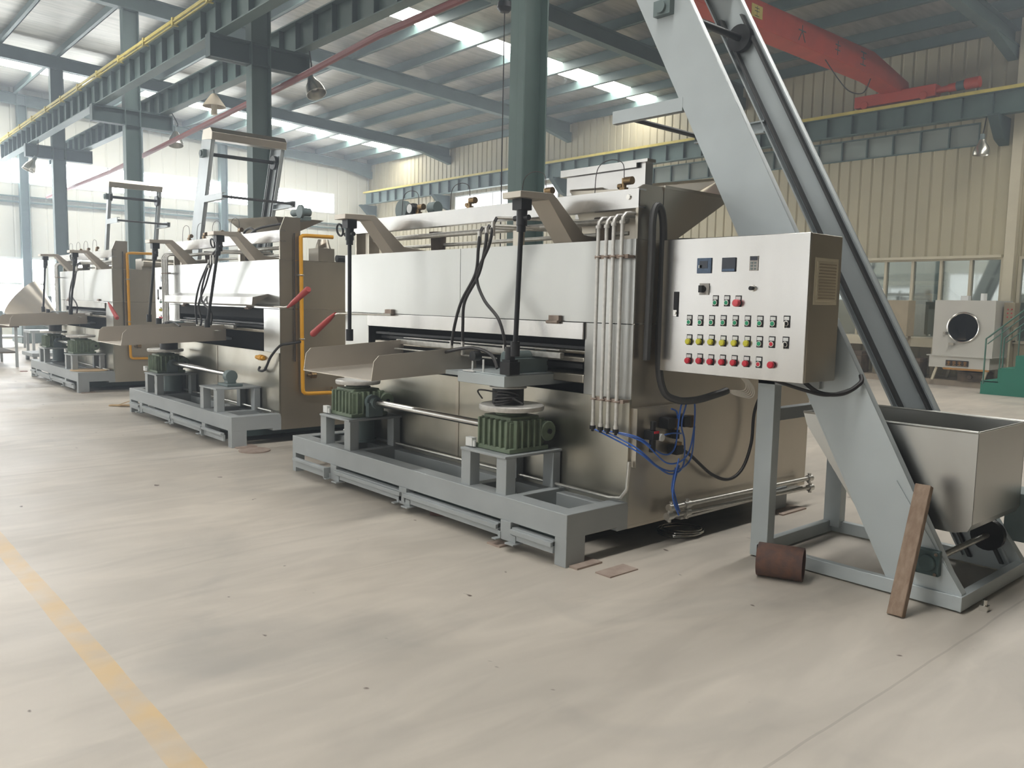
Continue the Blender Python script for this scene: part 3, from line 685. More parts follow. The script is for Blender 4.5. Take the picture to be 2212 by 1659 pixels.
    # pressure gauge / blower
    if big:
        m = MB().cyl((4.13, Y(2.63), 2.39), (4.10, Y(2.63), 2.39), 0.045, n=24).cyl((4.16, Y(2.63), 2.39), (4.13, Y(2.63), 2.39), 0.05, n=24).cyl((4.145, Y(2.63), 2.325), (4.145, Y(2.63), 2.36), 0.012); gg = part(m, 'pressure_gauge', 'black_iron')
        part(MB().cyl((4.099, Y(2.63), 2.39), (4.097, Y(2.63), 2.39), 0.038, n=24), 'dial', 'white_plastic', gg)
        m = MB().cyl((4.22, Y(2.86), 2.40), (4.16, Y(2.86), 2.40), 0.085, n=24).cyl((4.22, Y(2.86), 2.40), (4.34, Y(2.86), 2.40), 0.05).cyl((4.2, Y(2.45), 2.39), (4.2, Y(2.35), 2.39), 0.05); part(m, 'blower', 'motor_grey')
        # raised chute cover and feed hopper at the near end
        m = MB().box(4.6, 4.615, 3.84, 4.62, 2.43, 2.60).box(4.6, 4.68, 4.605, 4.62, 2.43, 2.60).box(4.6, 4.68, 3.84, 3.855, 2.43, 2.60).box(4.57, 4.66, 3.80, 4.66, 2.60, 2.62).box(4.57, 4.58, 3.9, 4.66, 2.57, 2.62).box(4.62, 4.66, 3.9, 3.94, 2.01, 2.45).box(4.62, 4.66, 4.5, 4.54, 2.01, 2.45); part(m, 'chute_cover', 'steel_brushed', sm=False)
        m = MB(); A = [(4.27, 3.40, 2.355), (5.02, 3.40, 2.355), (6.1, 4.25, 2.69), (4.27, 4.25, 2.40)]; Bq = [(4.30, 3.44, 2.012), (4.42, 3.44, 2.012), (4.42, 4.1, 2.012), (4.30, 4.1, 2.012)]
        m.add(A+Bq, [(0, 1, 5, 4), (1, 2, 6, 5), (2, 3, 7, 6), (3, 0, 4, 7)])
        m.bar(A[0], A[1], 0.012, 0.02).bar(A[1], A[2], 0.012, 0.02).bar(A[2], A[3], 0.012, 0.02)
        part(m, 'feed_hopper', 'steel_dull', sm=False)
        m = MB().cyl((4.75, 3.55, 2.012), (4.75, 3.55, 2.06), 0.12).cyl((4.45, 3.55, 2.012), (4.45, 3.55, 2.04), 0.10); part(m, 'vent_cap', 'black_iron')
    elif kind == 'mid':
        m = MB().cyl((4.34, 8.50, 2.55), (4.31, 8.50, 2.55), 0.075, n=20).cyl((4.34, 8.50, 2.55), (4.44, 8.50, 2.55), 0.045).box(4.32, 4.44, 8.47, 8.72, 2.46, 2.50).cyl((4.35, 8.55, 2.55), (4.35, 8.72, 2.55), 0.04); part(m, 'blower', 'motor_grey')
        m = MB(); A = [(4.15, 8.75, 2.50), (4.75, 8.75, 2.50), (4.75, 10.1, 2.55), (4.15, 10.1, 2.55)]; Bq = [(4.3, 8.9, 2.36), (4.5, 8.9, 2.36), (4.5, 9.9, 2.36), (4.3, 9.9, 2.36)]
        m.add(A+Bq, [(0, 1, 5, 4), (1, 2, 6, 5), (2, 3, 7, 6), (3, 0, 4, 7), (4, 5, 6, 7)]); part(m, 'feed_hopper', 'steel_dull', sm=False)
        m = MB().box(4.5, 4.7, y0+0.02, y0+0.25, 2.01, 2.16).cyl((4.6, y0+0.1, 2.16), (4.6, y0+0.1, 2.26), 0.09, 0.06); part(m, 'fan_box', 'steel_dull')
        m = MB().tube([(4.2, y0+0.3, 2.42), (4.1, y0+0.7, 2.38), (4.1, y0+1.0, 2.30), (4.12, y0+1.12, 2.36), (4.12, y0+0.95, 2.4), (4.12, y0+0.8, 2.34)], 0.014, 8, 6); part(m, 'cable', 'rubber')
        m = MB().cyl((4.8, y0+0.15, 2.06), (6.0, y0+0.15, 2.06), 0.04); part(m, 'top_pipe', 'black_iron')
    else:
        m = MB().box(4.5, 5.1, y0+0.02, y0+0.35, 2.01, 2.2).cyl((4.5, y0-0.02, 2.12), (6.0, y0-0.02, 2.06), 0.05); part(m, 'fan_box', 'steel_dull')
    # --- upright galvanised pipes
    for i, (t, z) in enumerate(((0.24, 2.12), (0.17, 2.12), (0.11, 2.13), (0.04, 2.14))):
        yy = Y(t); m = MB().tube([(3.93, yy, 0.82), (3.93, yy, z-0.03), (3.935, yy, z+0.0), (3.96, yy, z+0.025), (4.0, yy, z+0.03), (4.12, yy, z+0.03)], 0.0125, 10)
        m.cyl((3.93, yy, 0.80), (3.93, yy, 0.83), 0.016).cyl((3.93, yy, z-0.04), (3.93, yy, z-0.02), 0.018)
        part(m, 'upright_pipe', 'zinc_pipe')
        part(MB().cyl((3.93, yy, 0.785), (3.93, yy, 0.808), 0.02).cyl((3.93, yy, 0.77), (3.93, yy, 0.79), 0.009), 'tube_fitting', 'black_iron')
    for z in (1.90, 0.985):
        a, c = sorted((Y(-0.0), Y(0.28))); m = MB().box(3.945, 3.96, a, c, z-0.012, z+0.012).box(3.95, 4.02, Y(0.02)-0.008, Y(0.02)+0.008, z-0.008, z+0.008)
        for t in (0.24, 0.17, 0.11, 0.04): m.torus((3.93, Y(t), z), (0, 0, 1), 0.015, 0.006, 12, 6)
        part(m, 'pipe_clamp', 'rust_plate')
    # --- hydraulic hoses
    s_ = 1 if not mir else -1
    if big:
        H = [[(3.86, 4.74, 2.14), (3.82, 4.72, 2.08), (3.8, 4.71, 1.98), (3.8, 4.74, 1.8), (3.8, 4.90, 1.6), (3.8, 4.98, 1.42), (3.8, 5.02, 1.25)],
             [(3.86, 4.66, 2.15), (3.82, 4.64, 2.1), (3.8, 4.63, 2.0), (3.8, 4.70, 1.8), (3.8, 4.86, 1.6), (3.8, 4.88, 1.42), (3.8, 4.88, 1.25)],
             [(3.86, 4.58, 2.2), (3.82, 4.57, 2.14), (3.8, 4.59, 2.0), (3.8, 4.72, 1.79), (3.8, 4.64, 1.62), (3.8, 4.47, 1.48), (3.8, 4.40, 1.33), (3.8, 4.40, 1.25)]]
    else:
        ym = y0+1.55 if kind == 'mid' else y0+1.5
        q = ym-y0
        H = [[(3.86, ym-0.15, 2.12), (3.8, ym-0.15, 2.0), (3.8, ym+0.15, 1.75), (3.8, ym+0.3, 1.5), (3.8, ym+0.28, 1.3), (3.8, ym+0.25, 1.2)],
             [(3.86, ym-0.22, 2.14), (3.8, ym-0.22, 2.05), (3.8, ym+0.05, 1.75), (3.8, ym+0.1, 1.55), (3.8, ym-0.2, 1.4), (3.8, ym-0.15, 1.2)],
             [(3.86, ym-0.3, 2.12), (3.8, ym-0.3, 2.05), (3.8, ym-0.05, 1.75), (3.8, ym+0.2, 1.5), (3.8, ym+0.12, 1.3), (3.8, ym+0.2, 1.2)]]
    for h in H:
        ho = part(MB().tube(h, 0.012, 8, 8), 'hydraulic_hose', 'rubber')
        a, c = Vector(h[1]), Vector(h[-1]); m = MB().cyl(a+V(0, 0, 0.03), a+V(0, 0, -0.07), 0.015).cyl(c+V(0, 0, 0.05), c+V(0, 0, -0.03), 0.014).cyl(c+V(0, 0, -0.03), c+V(0, 0, -0.05), 0.02)
        part(m, 'hose_fitting', 'galvanised', ho)
        p0 = Vector(h[0]); part(MB().tube([p0, p0+V(0.05, -0.03, 0.0), p0+V(0.5, -0.4, -0.01)], 0.012, 8), 'feed_pipe', 'galvanised')
    # --- lever with red grip
    tp = 2.71; yp = Y(tp); d = 1 if not mir else -1
    zg = 1.24 if big else (1.69 if kind == 'mid' else 1.22)
    zl = 1.46 if kind != 'mid' else 1.50
    ye_ = (y1+0.06) if not mir else (y0-0.34 if kind == 'mid' else y0-0.02)
    m = MB().tube([(3.97, yp, zl+0.01), (3.95, ye_-d*0.06, zl), (3.95, ye_, zl-0.01 if zg < zl else zl+0.01)], 0.009, 8); lv = part(m, 'opening_lever', 'chrome')
    g0 = V(3.95, ye_, zl); g1 = V(3.95, ye_+d*0.46, zg)
    dd = (g1-g0); m = MB().tube([g0, g0+dd*0.25, g0+dd*0.97, g1], [0.012, 0.026, 0.034, 0.028], 14); part(m, 'grip', 'red_grip', lv)
    for t in (0.70, 2.8):
        yy = Y(t); part(MB().box(3.995, 4.022, yy-0.05, yy+0.05, 1.465, 1.515).cyl((3.985, yy-0.055, 1.47), (3.985, yy+0.055, 1.47), 0.012), 'hinge', 'rust_plate')
    # --- long thin tube along the base
    m = MB().tube([(3.96, Y(3.5), 0.35), (3.96, Y(0.1), 0.35), (3.975, Y(0.02), 0.36), (3.99, y0-0.02 if not mir else y1+0.02, 0.42), (4.0, y0-0.02 if not mir else y1+0.02, 0.6)], 0.012, 8); part(m, 'drip_tube', 'galvanised')
    if big:
        # pneumatic panel with blue air lines on the near side
        m = MB().box(4.05, 4.50, y0-0.05, y0-0.04, 0.58, 0.93).box(4.05, 4.50, y0-0.05, y0, 0.93, 0.94).box(4.03, 4.05, y0-0.05, y0, 0.56, 0.94); pn = part(m, 'pneumatic_panel', 'steel_dull', sm=False)
        yy = y0-0.10
        m = MB().box(4.10, 4.16, yy-0.03, yy+0.05, 0.74, 0.80).cyl((4.13, yy, 0.80), (4.13, yy, 0.86), 0.018).cyl((4.13, yy, 0.66), (4.13, yy, 0.74), 0.022).box(4.25, 4.32, yy-0.03, yy+0.05, 0.80, 0.87).box(4.42, 4.49, yy-0.03, yy+0.05, 0.80, 0.87).box(4.35, 4.42, yy-0.03, yy+0.05, 0.62, 0.68).box(4.38, 4.41, yy, yy+0.05, 0.72, 0.78); part(m, 'air_regulator', 'black_iron', pn, bevel=0.004)
        part(MB().box(4.105, 4.15, yy-0.035, yy-0.03, 0.785, 0.80), 'red_strip', 'btn_red', pn)
        part(MB().cyl((4.18, yy-0.04, 0.755), (4.18, yy-0.02, 0.755), 0.024), 'air_gauge', 'white_plastic', pn)
        m = MB().box(4.33, 4.37, yy-0.02, yy+0.03, 0.79, 0.86).box(4.50, 4.54, yy-0.02, yy+0.03, 0.79, 0.87).cyl((4.40, yy, 0.64), (4.40, yy, 0.70), 0.025); part(m, 'brass_fitting', 'brass', pn)
        T = [[(3.93, 3.45, 0.79), (4.02, 3.33, 0.76), (4.22, 3.30, 0.64), (4.33, 3.29, 0.66), (4.36, 3.29, 0.80), (4.36, 3.30, 0.9), (4.30, 3.30, 0.93)],
             [(3.93, 3.52, 0.79), (4.03, 3.32, 0.74), (4.25, 3.28, 0.58), (4.45, 3.28, 0.6), (4.52, 3.28, 0.76), (4.52, 3.28, 0.95), (4.46, 3.28, 0.99), (4.38, 3.28, 0.96), (4.35, 3.28, 0.8)],
             [(3.93, 3.58, 0.79), (4.0, 3.34, 0.70), (4.18, 3.29, 0.56), (4.34, 3.28, 0.52), (4.5, 3.28, 0.58), (4.53, 3.28, 0.8)],
             [(3.93, 3.65, 0.79), (4.0, 3.34, 0.68), (4.15, 3.29, 0.57), (4.3, 3.28, 0.50), (4.42, 3.28, 0.54), (4.44, 3.29, 0.70), (4.40, 3.29, 0.82), (4.44, 3.29, 0.95)],
             [(4.34, 3.28, 0.54), (4.31, 3.28, 0.42), (4.32, 3.27, 0.34), (4.37, 3.27, 0.25)],
             [(4.38, 3.28, 0.55), (4.33, 3.28, 0.42), (4.34, 3.27, 0.34), (4.39, 3.27, 0.24)],
             [(4.36, 3.27, 0.60), (4.32, 3.27, 0.46), (4.30, 3.26, 0.34), (4.37, 3.26, 0.22)],
             [(4.20, 3.30, 0.76), (4.30, 3.29, 0.77), (4.40, 3.29, 0.76)]]
        for t in T: part(MB().tube(t, 0.0058, 6, 8), 'air_line', 'blue_tube')
        # conduit loop and cables
        m = MB().tube([(4.10, y0-0.05, 1.25), (4.10, y0-0.06, 1.9), (4.10, y0-0.06, 2.12), (4.125, y0-0.06, 2.21), (4.17, y0-0.06, 2.21), (4.205, y0-0.06, 2.12), (4.215, y0-0.06, 1.9), (4.21, y0-0.06, 1.3), (4.24, y0-0.08, 1.06), (4.32, y0-0.13, 0.99), (4.42, 3.2, 0.99), (4.54, 3.12, 1.03), (4.62, 3.1, 1.05)], 0.024, 10, 6); part(m, 'flexible_conduit', 'conduit')
        m = MB()
        for i in range(6):
            m.tube([(4.62, 3.1, 1.05), (4.63+0.004*i, 3.06, 1.055-0.006*i), (4.64, 2.99-0.012*i, 1.06-0.008*i), (4.60, 2.95-0.012*i, 1.11-0.004*i), (4.52, 2.98-0.01*i, 1.19)], 0.004, 6, 6)
        part(m, 'white_wires', 'white_cable')
        m = MB().tube([(4.50, y0-0.06, 0.63), (4.60, y0-0.06, 0.58), (4.85, y0-0.06, 0.42), (5.05, y0-0.07, 0.36), (5.22, y0-0.07, 0.42), (5.32, y0-0.07, 0.6), (5.35, y0-0.07, 0.85), (5.30, 3.2, 1.1), (4.9, 2.9, 1.16), (4.5, 2.8, 1.19)], 0.012, 8, 8); part(m, 'power_cable', 'rubber')
        m = MB().cyl((4.38, 3.33, 0.255), (6.2, 3.33, 0.225), 0.017).cyl((4.36, 3.33, 0.20), (6.2, 3.33, 0.145), 0.014).box(4.5, 6.1, 3.34, 3.41, 0.15, 0.165)
        for x, z in ((4.38, 0.255), (4.36, 0.20), (4.55, 0.25), (4.55, 0.195), (6.18, 0.225), (6.2, 0.145)): m.cyl((x-0.03, 3.33, z), (x+0.03, 3.33, z), 0.026).cyl((x, 3.33, z-0.04), (x, 3.33, z+0.04), 0.014)
        part(m, 'gas_pipe', 'galvanised')
    else:
        yy = y0-0.05
        m = MB().tube([(4.64, yy, 2.285), (4.32, yy, 2.28), (4.27, yy, 2.275), (4.25, yy, 2.26), (4.25, yy, 2.22)], 0.022, 12).tube([(4.25, yy, 2.22), (4.265, yy, 0.60), (4.27, yy, 0.565), (4.29, yy, 0.545), (4.33, yy, 0.54), (4.75, yy, 0.53)], 0.022, 12)
        gp = part(m, 'gas_pipe', 'yellow_paint')
        part(MB().torus((4.25, yy, 1.85), (0, 0, 1), 0.026, 0.007).box(4.22, 4.29, yy, y0, 1.84, 1.86).torus((4.26, yy, 1.15), (0, 0, 1), 0.026, 0.006), 'pipe_clip', 'galvanised', gp)
        part(MB().cyl((4.38, yy+0.03, 0.74), (4.44, yy+0.03, 0.74), 0.035).cyl((4.34, yy+0.03, 0.74), (4.38, yy+0.03, 0.74), 0.016).cyl((4.62, yy, 0.53), (4.62, yy, 0.6), 0.014), 'gas_cock', 'brass')
        part(MB().cyl((4.19, yy+0.03, 0.9), (4.19, yy+0.03, 2.3), 0.007), 'thin_line', 'cable_dark')
        if kind == 'mid':
            m = MB().tube([(4.25, yy, 1.12), (4.1, yy, 1.10), (4.0, yy, 1.08), (3.96, y0+0.1, 0.95), (3.96, y0+0.25, 0.80), (3.96, y0+0.4, 0.78), (3.98, y0+0.42, 0.82)], 0.014, 8, 8); part(m, 'gas_hose', 'rubber')
            part(MB().cyl((4.0, y0+0.35, 0.92), (4.0, y0+0.55, 0.92), 0.022).cyl((4.0, y0+0.40, 0.92), (4.0, y0+0.48, 0.92), 0.032), 'igniter', 'yellow_paint')
    return R
M1 = oven(3.41, 3.59, False, 'stainless tunnel oven machine nearest the camera, on a grey steel base', 'near')
M2 = oven(8.40, 3.45, True, 'middle stainless oven machine with raised flap and bright yellow gas pipe', 'mid')
M3 = oven(14.50, 3.40, True, 'farthest stainless oven machine at the left with thin yellow gas pipe', 'far')
tag(MB().lathe([(0, 0.335), (0.3, 0.335), (0.3, 0.345), (0, 0.345)], (3.74, 14.85, 0), n=20).build('wooden_board', 'wood_pale'), 'pale wooden board lying on the base of the farthest oven machine', 'board')

# ================================================================= INCLINED LOADING ELEVATORS
def elevator(yb, sl, wy, d, label, full, xa=4.63, xb=5.58, ztop=4.02, thin=False, wf=None):
    """yb: y of the stringer centre line at floor level; sl: dy/dz; d: +1 leans towards +Y"""
    R = thing('loading_elevator', ((xa+xb)/2, yb, 0), label, 'conveyor')
    def part(mb, name, m, p=None, bevel=0, sm=True): return mb.split_build(name, m, p or R, bevel, None, sm)
    yc = lambda z: yb + d*sl*z
    h = wy/2
    wn = wy
    for x, s in ((xa, 1), (xb, -1)):
        wy = wn if s > 0 else (wf or wn); h = wy/2
        m = MB(); t = 0.012
        z0 = 0.06
        def sheet(o0, o1, x0, x1):
            m.prism([(x0, yc(z0)+o0, z0), (x0, yc(z0)+o1, z0), (x0, yc(ztop)+o1, ztop), (x0, yc(ztop)+o0, ztop)], (x1-x0, 0, 0))
        sheet(-h, h, x, x+s*t)
        sheet(-h, -h+0.012, x, x+s*0.055); sheet(h-0.012, h, x, x+s*0.055)
        st = part(m, 'stringer', 'silver_paint', sm=False)
        if not thin:
            g = MB()
            for o in (-0.35, 0.28):
                g.prism([(x+s*t, yc(z0)+o*wy, z0), (x+s*t, yc(z0)+o*wy+0.02, z0), (x+s*t, yc(ztop-0.3)+o*wy+0.02, ztop-0.3), (x+s*t, yc(ztop-0.3)+o*wy, ztop-0.3)], (s*0.045, 0, 0))
            part(g, 'chain_guide', 'conduit', st, sm=False)
    # top shaft and sprockets, lower shaft, head cover
    zs = min(3.62, ztop-0.28)
    part(MB().cyl((xa+0.02, yc(zs), zs), (xb-0.02, yc(zs), zs), 0.026), 'head_shaft', 'black_iron')
    part(MB().cyl((xb-0.08, yc(zs), zs), (xb-0.03, yc(zs), zs), 0.10, n=20).cyl((xa+0.03, yc(zs), zs), (xa+0.07, yc(zs), zs), 0.08, n=20), 'sprocket', 'black_iron')
    m = MB().box(xa-0.05, xa, yc(zs)-0.07, yc(zs)+0.07, zs-0.05, zs+0.05).cyl((xa-0.02, yc(zs), zs), (xa-0.07, yc(zs), zs), 0.04); part(m, 'bearing', 'motor_grey')
    m = MB(); zc = ztop
    m.prism([(xa-0.01, yc(zc)-h, zc-0.12), (xa-0.01, yc(zc)-h-0.02, zc-0.02), (xa-0.01, yc(zc)-h+0.05, zc+0.05), (xa-0.01, yc(zc)+h-0.05, zc+0.05), (xa-0.01, yc(zc)+h, zc-0.08)], (xb-xa+0.02, 0, 0)); part(m, 'head_cover', 'steel_dull', bevel=0.005)
    # support arms
    for x, s, za in ((xa, 1, 2.96), (xb, -1, 2.94)):
        h = (wn if s > 0 else (wf or wn))/2
        ye = yc(za)+d*(h+0.62); yy = yc(za)+d*h*0.95
        m = MB().box(x-s*0.002, x+s*0.010, min(ye, yy), max(ye, yy), za-0.045, za+0.045).box(x, x+s*0.05, min(ye, yy), max(ye, yy), za-0.045, za-0.035).box(x, x+s*0.05, min(ye, yy), max(ye, yy), za+0.035, za+0.045); part(m, 'support_arm', 'silver_paint', sm=False)
    ye = yc(2.95)+d*(h+0.58)
    part(MB().cyl((xa, ye, 2.955), (xb, ye, 2.945), 0.018).cyl((xb-0.01, ye, 2.945), (xb-0.04, ye, 2.945), 0.04), 'cross_rod', 'conduit')
    if full:
        # base frame
        xo0, xo1 = 4.60, 5.62; ya, yc2 = 1.58, 2.86
        m = MB().box(xo0, xo0+0.05, ya, yc2, 0.01, 0.09).box(xo1-0.05, xo1, ya, yc2, 0.01, 0.09).box(xo0, xo1, ya, ya+0.05, 0.01, 0.09).box(xo0, xo1, yc2-0.05, yc2, 0.01, 0.09); part(m, 'base_frame', 'silver_paint', bevel=0.003)
        for x in (xo0, xo1-0.08): part(MB().box(x, x+0.08, 2.74, 2.86, 0.05, 1.16 if x < 5 else 0.95), 'post', 'silver_paint', bevel=0.003)
        part(MB().box(4.68, 5.56, 2.78, 2.84, 0.88, 0.96), 'brace', 'frame_grey', bevel=0.003)
        part(MB().box(4.60, 4.66, 2.45, 2.86, 1.12, 1.2), 'brace', 'frame_grey', bevel=0.003)
        for x in (4.622, xb-0.03):
            m = MB().prism([(x, 1.59, 0.0), (x, 1.59, 0.1), (x, 1.97, 0.62), (x, 2.05, 0.3), (x, 1.92, 0.04)], (0.012, 0, 0)).prism([(x, 1.585, 0.01), (x, 1.59, 0.1), (x, 1.97, 0.65), (x, 1.985, 0.64), (x, 1.605, 0.1), (x, 1.61, 0.01)], (0.06, 0, 0)); part(m, 'gusset_plate', 'silver_paint', sm=False)
        part(MB().cyl((4.60, 1.76, 0.24), (5.62, 1.76, 0.24), 0.018), 'tail_shaft', 'galvanised')
        part(MB().cyl((5.45, 1.76, 0.24), (5.50, 1.76, 0.24), 0.095, n=20).cyl((5.50, 1.76, 0.24), (5.54, 1.76, 0.24), 0.06), 'tail_sprocket', 'black_iron')
        m = MB().box(4.585, 4.622, 1.70, 1.84, 0.17, 0.31).cyl((4.56, 1.76, 0.24), (4.59, 1.76, 0.24), 0.045); part(m, 'flange_bearing', 'teal_dark', bevel=0.006)
        m = MB()
        for yy in (1.715, 1.825):
            for z in (0.185, 0.295): m.cyl((4.57, yy, z), (4.586, yy, z), 0.010, n=6)
        part(m, 'bolt', 'chrome')
        m = MB().cyl((5.62, 1.5, 0.35), (5.9, 1.5, 0.35), 0.11, n=20).box(5.6, 5.85, 1.45, 1.72, 0.2, 0.5); part(m, 'gear_motor', 'motor_grey', bevel=0.006)
        # tank between the stringers
        tk = MB(); t = 0.006
        prof = [(2.62, 0.955), (1.61, 0.955), (1.61, 0.45), (1.63, 0.41), (1.70, 0.39), (2.15, 0.39), (2.25, 0.42), (2.59, 0.87)]
        for x in (4.75, 5.50-t): tk.prism([(x, y, z) for y, z in prof], (t, 0, 0))
        for (ya_, za_), (yb_, zb_) in zip(prof[1:], prof[2:]+prof[:1]):
            tk.prism([(4.75, ya_, za_), (4.75, yb_, zb_), (4.75, yb_+0.004, zb_+0.004), (4.75, ya_+0.004, za_+0.004)], (0.75, 0, 0))
        tk.cyl((4.75, 1.61, 0.955), (4.75, 2.62, 0.955), 0.008, n=8).cyl((5.5, 1.61, 0.955), (5.5, 2.62, 0.955), 0.008, n=8).cyl((4.75, 1.61, 0.955), (5.5, 1.61, 0.955), 0.006, n=8)
        part(tk, 'loading_tank', 'steel_plate', sm=False)
        m = MB().box(4.69, 4.75, 1.86, 1.98, 0.40, 0.425).cyl((4.68, 1.80, 0.36), (4.72, 1.95, 0.41), 0.016).cyl((4.70, 1.84, 0.38), (4.74, 1.84, 0.38), 0.022); part(m, 'tank_latch', 'chrome')
    return R
elevator(1.75, 0.548, 0.40, 1, 'tall pale grey inclined loading elevator with a steel tank at its foot', True, ztop=4.1, wf=0.29)
elevator(12.98, 0.36, 0.36, -1, 'inclined loading elevator with head cover, standing behind the middle oven machine', False, xa=4.50, ztop=3.86)
elevator(17.75, 0.27, 0.11, -1, 'slender loading elevator frame behind the farthest oven machine', False, ztop=3.70, thin=True)

# ================================================================= CONTROL CABINETS
def cabinet(y0, y1, label, full):
    x0, x1, z0, z1 = 4.20, 4.56 if full else 4.42, 1.185, 2.01
    R = thing('control_cabinet', ((x0+x1)/2, (y0+y1)/2, z0), label, 'control cabinet')
    def part(mb, name, m, p=None, bevel=0, lab=None): return mb.build(name, m, p or R, bevel, lab)
    part(MB().box(x0+0.022, x1, y0, y1, z0, z1), 'enclosure', 'steel_dull', bevel=0.004)
    dr = part(MB().box(x0, x0+0.018, y0-0.002, y1+0.002, z0-0.002, z1+0.002), 'door', 'steel_brushed', bevel=0.003)
    xf = x0
    sh = y0-2.335
    green = [(3.111, 1.500), (3.029, 1.501), (2.947, 1.503), (2.864, 1.505), (2.781, 1.506), (2.699, 1.507), (2.617, 1.508), (2.534, 1.509), (2.614, 1.391), (2.926, 1.622), (2.846, 1.623)]
    yellow = [(3.106, 1.380), (3.027, 1.383), (2.942, 1.385), (2.859, 1.384), (2.777, 1.387), (2.694, 1.389)]
    red = [(3.104, 1.262), (3.021, 1.266), (2.940, 1.266), (2.857, 1.269), (2.776, 1.271), (2.693, 1.272)]
    def button(y, z, colr, r, ln, plate=True, lab=None, nm='push_button'):
        y += sh
        o = part(MB().cyl((xf, y, z), (xf-0.010, y, z), 0.0155, n=16).torus((xf-0.010, y, z), (1, 0, 0), 0.0135, 0.003, 16, 6), nm, 'chrome', lab=lab)
        if plate:
            part(MB().box(xf-0.0035, xf, y-0.019, y+0.019, z-0.022, z+0.044), 'legend_plate', 'black_iron', o)
            part(MB().box(xf-0.005, xf-0.0035, y-0.0155, y+0.0155, z+0.019, z+0.038), 'legend_insert', 'white_plastic', o)
        part(MB().lathe([(0.0001, ln+0.002), (r*0.8, ln+0.001), (r, ln-0.003), (r, 0.008)], (xf, y, z), (-1, 0, 0), 16), 'cap', colr, o)
    for i, (y, z) in enumerate(green): button(y, z, 'btn_green', 0.0142, 0.014, lab='green push button')
    for y, z in yellow: button(y, z, 'btn_yellow', 0.018, 0.026, lab='yellow mushroom push button')
    for y, z in red: button(y, z, 'btn_red', 0.018, 0.028, lab='red mushroom push button')
    button(2.612, 1.273, 'btn_red', 0.0125, 0.013, lab='small red push button'); button(2.535, 1.393, 'btn_red', 0.0125, 0.013, lab='small red push button')
    button(2.527, 1.275, 'btn_red', 0.020, 0.028, plate=False, lab='red mushroom push button without plate')
    button(2.768, 1.622, 'btn_pink', 0.021, 0.038, lab='large red emergency stop button', nm='emergency_stop')
    for z in (1.512, 1.395):
        button(2.449, z, 'black_iron', 0.011, 0.012, lab='black key switch', nm='key_switch')
        part(MB().box(xf-0.03, xf-0.01, 2.449+sh-0.003, 2.449+sh+0.003, z-0.025, z+0.008), 'key', 'chrome')
    # meters, switches, handle
    m1 = part(MB().box(xf-0.008, xf, 2.966+sh, 3.068+sh, 1.798, 1.890), 'temperature_controller', 'display_blue', bevel=0.002)
    part(MB().box(xf-0.010, xf-0.008, 2.990+sh, 3.048+sh, 1.828, 1.872), 'screen', 'display_dark', m1)
    part(MB().box(xf-0.010, xf-0.008, 3.030+sh, 3.055+sh, 1.830, 1.848), 'key_pad', 'white_plastic', m1)
    m2 = part(MB().box(xf-0.008, xf, 2.796+sh, 2.890+sh, 1.805, 1.888), 'counter_display', 'display_dark', bevel=0.002)
    part(MB().box(xf-0.010, xf-0.008, 2.800+sh, 2.886+sh, 1.808, 1.822), 'key_strip', 'display_blue', m2)
    m3 = part(MB().box(xf-0.004, xf, 2.648+sh, 2.704+sh, 1.809, 1.893), 'timer_module', 'label_grey')
    part(MB().box(xf-0.006, xf-0.004, 2.652+sh, 2.700+sh, 1.868, 1.890), 'timer_screen', 'display_dark', m3)
    m = MB()
    for i in range(2):
        for j in range(3): m.box(xf-0.006, xf-0.004, 2.66+sh+0.022*i, 2.672+sh+0.022*i, 1.815+0.017*j, 1.824+0.017*j)
    part(m, 'timer_keys', 'motor_grey', m3)
    sw = part(MB().box(xf-0.006, xf, 2.976+sh, 3.045+sh, 1.668, 1.738), 'rotary_switch', 'label_grey', bevel=0.002)
    part(MB().cyl((xf-0.006, 3.012+sh, 1.703), (xf-0.03, 3.012+sh, 1.703), 0.018, 0.015).box(xf-0.045, xf-0.02, 3.0+sh, 3.024+sh, 1.682, 1.724), 'switch_knob', 'black_iron', sw)
    kn = part(MB().cyl((xf, 2.675+sh, 1.708), (xf-0.012, 2.675+sh, 1.708), 0.018), 'dial_knob', 'chrome')
    part(MB().cyl((xf-0.012, 2.675+sh, 1.708), (xf-0.03, 2.675+sh, 1.708), 0.012), 'knob_cap', 'black_iron', kn)
    hd = part(MB().box(xf-0.006, xf, 3.202+sh, 3.235+sh, 1.530, 1.686), 'door_handle', 'black_iron')
    part(MB().box(xf-0.012, xf-0.006, 3.206+sh, 3.231+sh, 1.532, 1.572).cyl((xf-0.012, 3.218+sh, 1.553), (xf-0.018, 3.218+sh, 1.553), 0.01), 'lock', 'chrome', hd)
    if full:
        m = MB().box(x0+0.08, x0+0.30, y0-0.008, y0, 1.64, 1.86).box(x0+0.06, x0+0.32, y0-0.004, y0, 1.62, 1.88)
        vn = part(m, 'vent_grille', 'cream_frame', bevel=0.002)
        m = MB()
        for i in range(12): m.box(x0+0.095, x0+0.285, y0-0.011, y0-0.008, 1.652+i*0.017, 1.660+i*0.017)
        part(m, 'vent_slats', 'box_beige', vn)
        m = MB().tube([(4.40, 2.45, 1.185), (4.42, 2.35, 1.12), (4.50, 2.25, 1.12), (4.60, 2.20, 1.18), (4.64, 2.22, 1.22)], 0.013, 8, 8).tube([(4.3, 2.6, 1.185), (4.36, 2.4, 1.13), (4.44, 2.3, 1.11), (4.58, 2.22, 1.15)], 0.010, 8, 8); part(m, 'supply_cable', 'rubber')
    else:
        part(MB().box(x1, x1+0.06, y0+0.1, y0+0.18, 0.0, 1.8), 'post', 'silver_paint')
        part(MB().box(x1, x1+0.06, y1-0.18, y1-0.1, 0.0, 1.8), 'post', 'silver_paint')
    return R
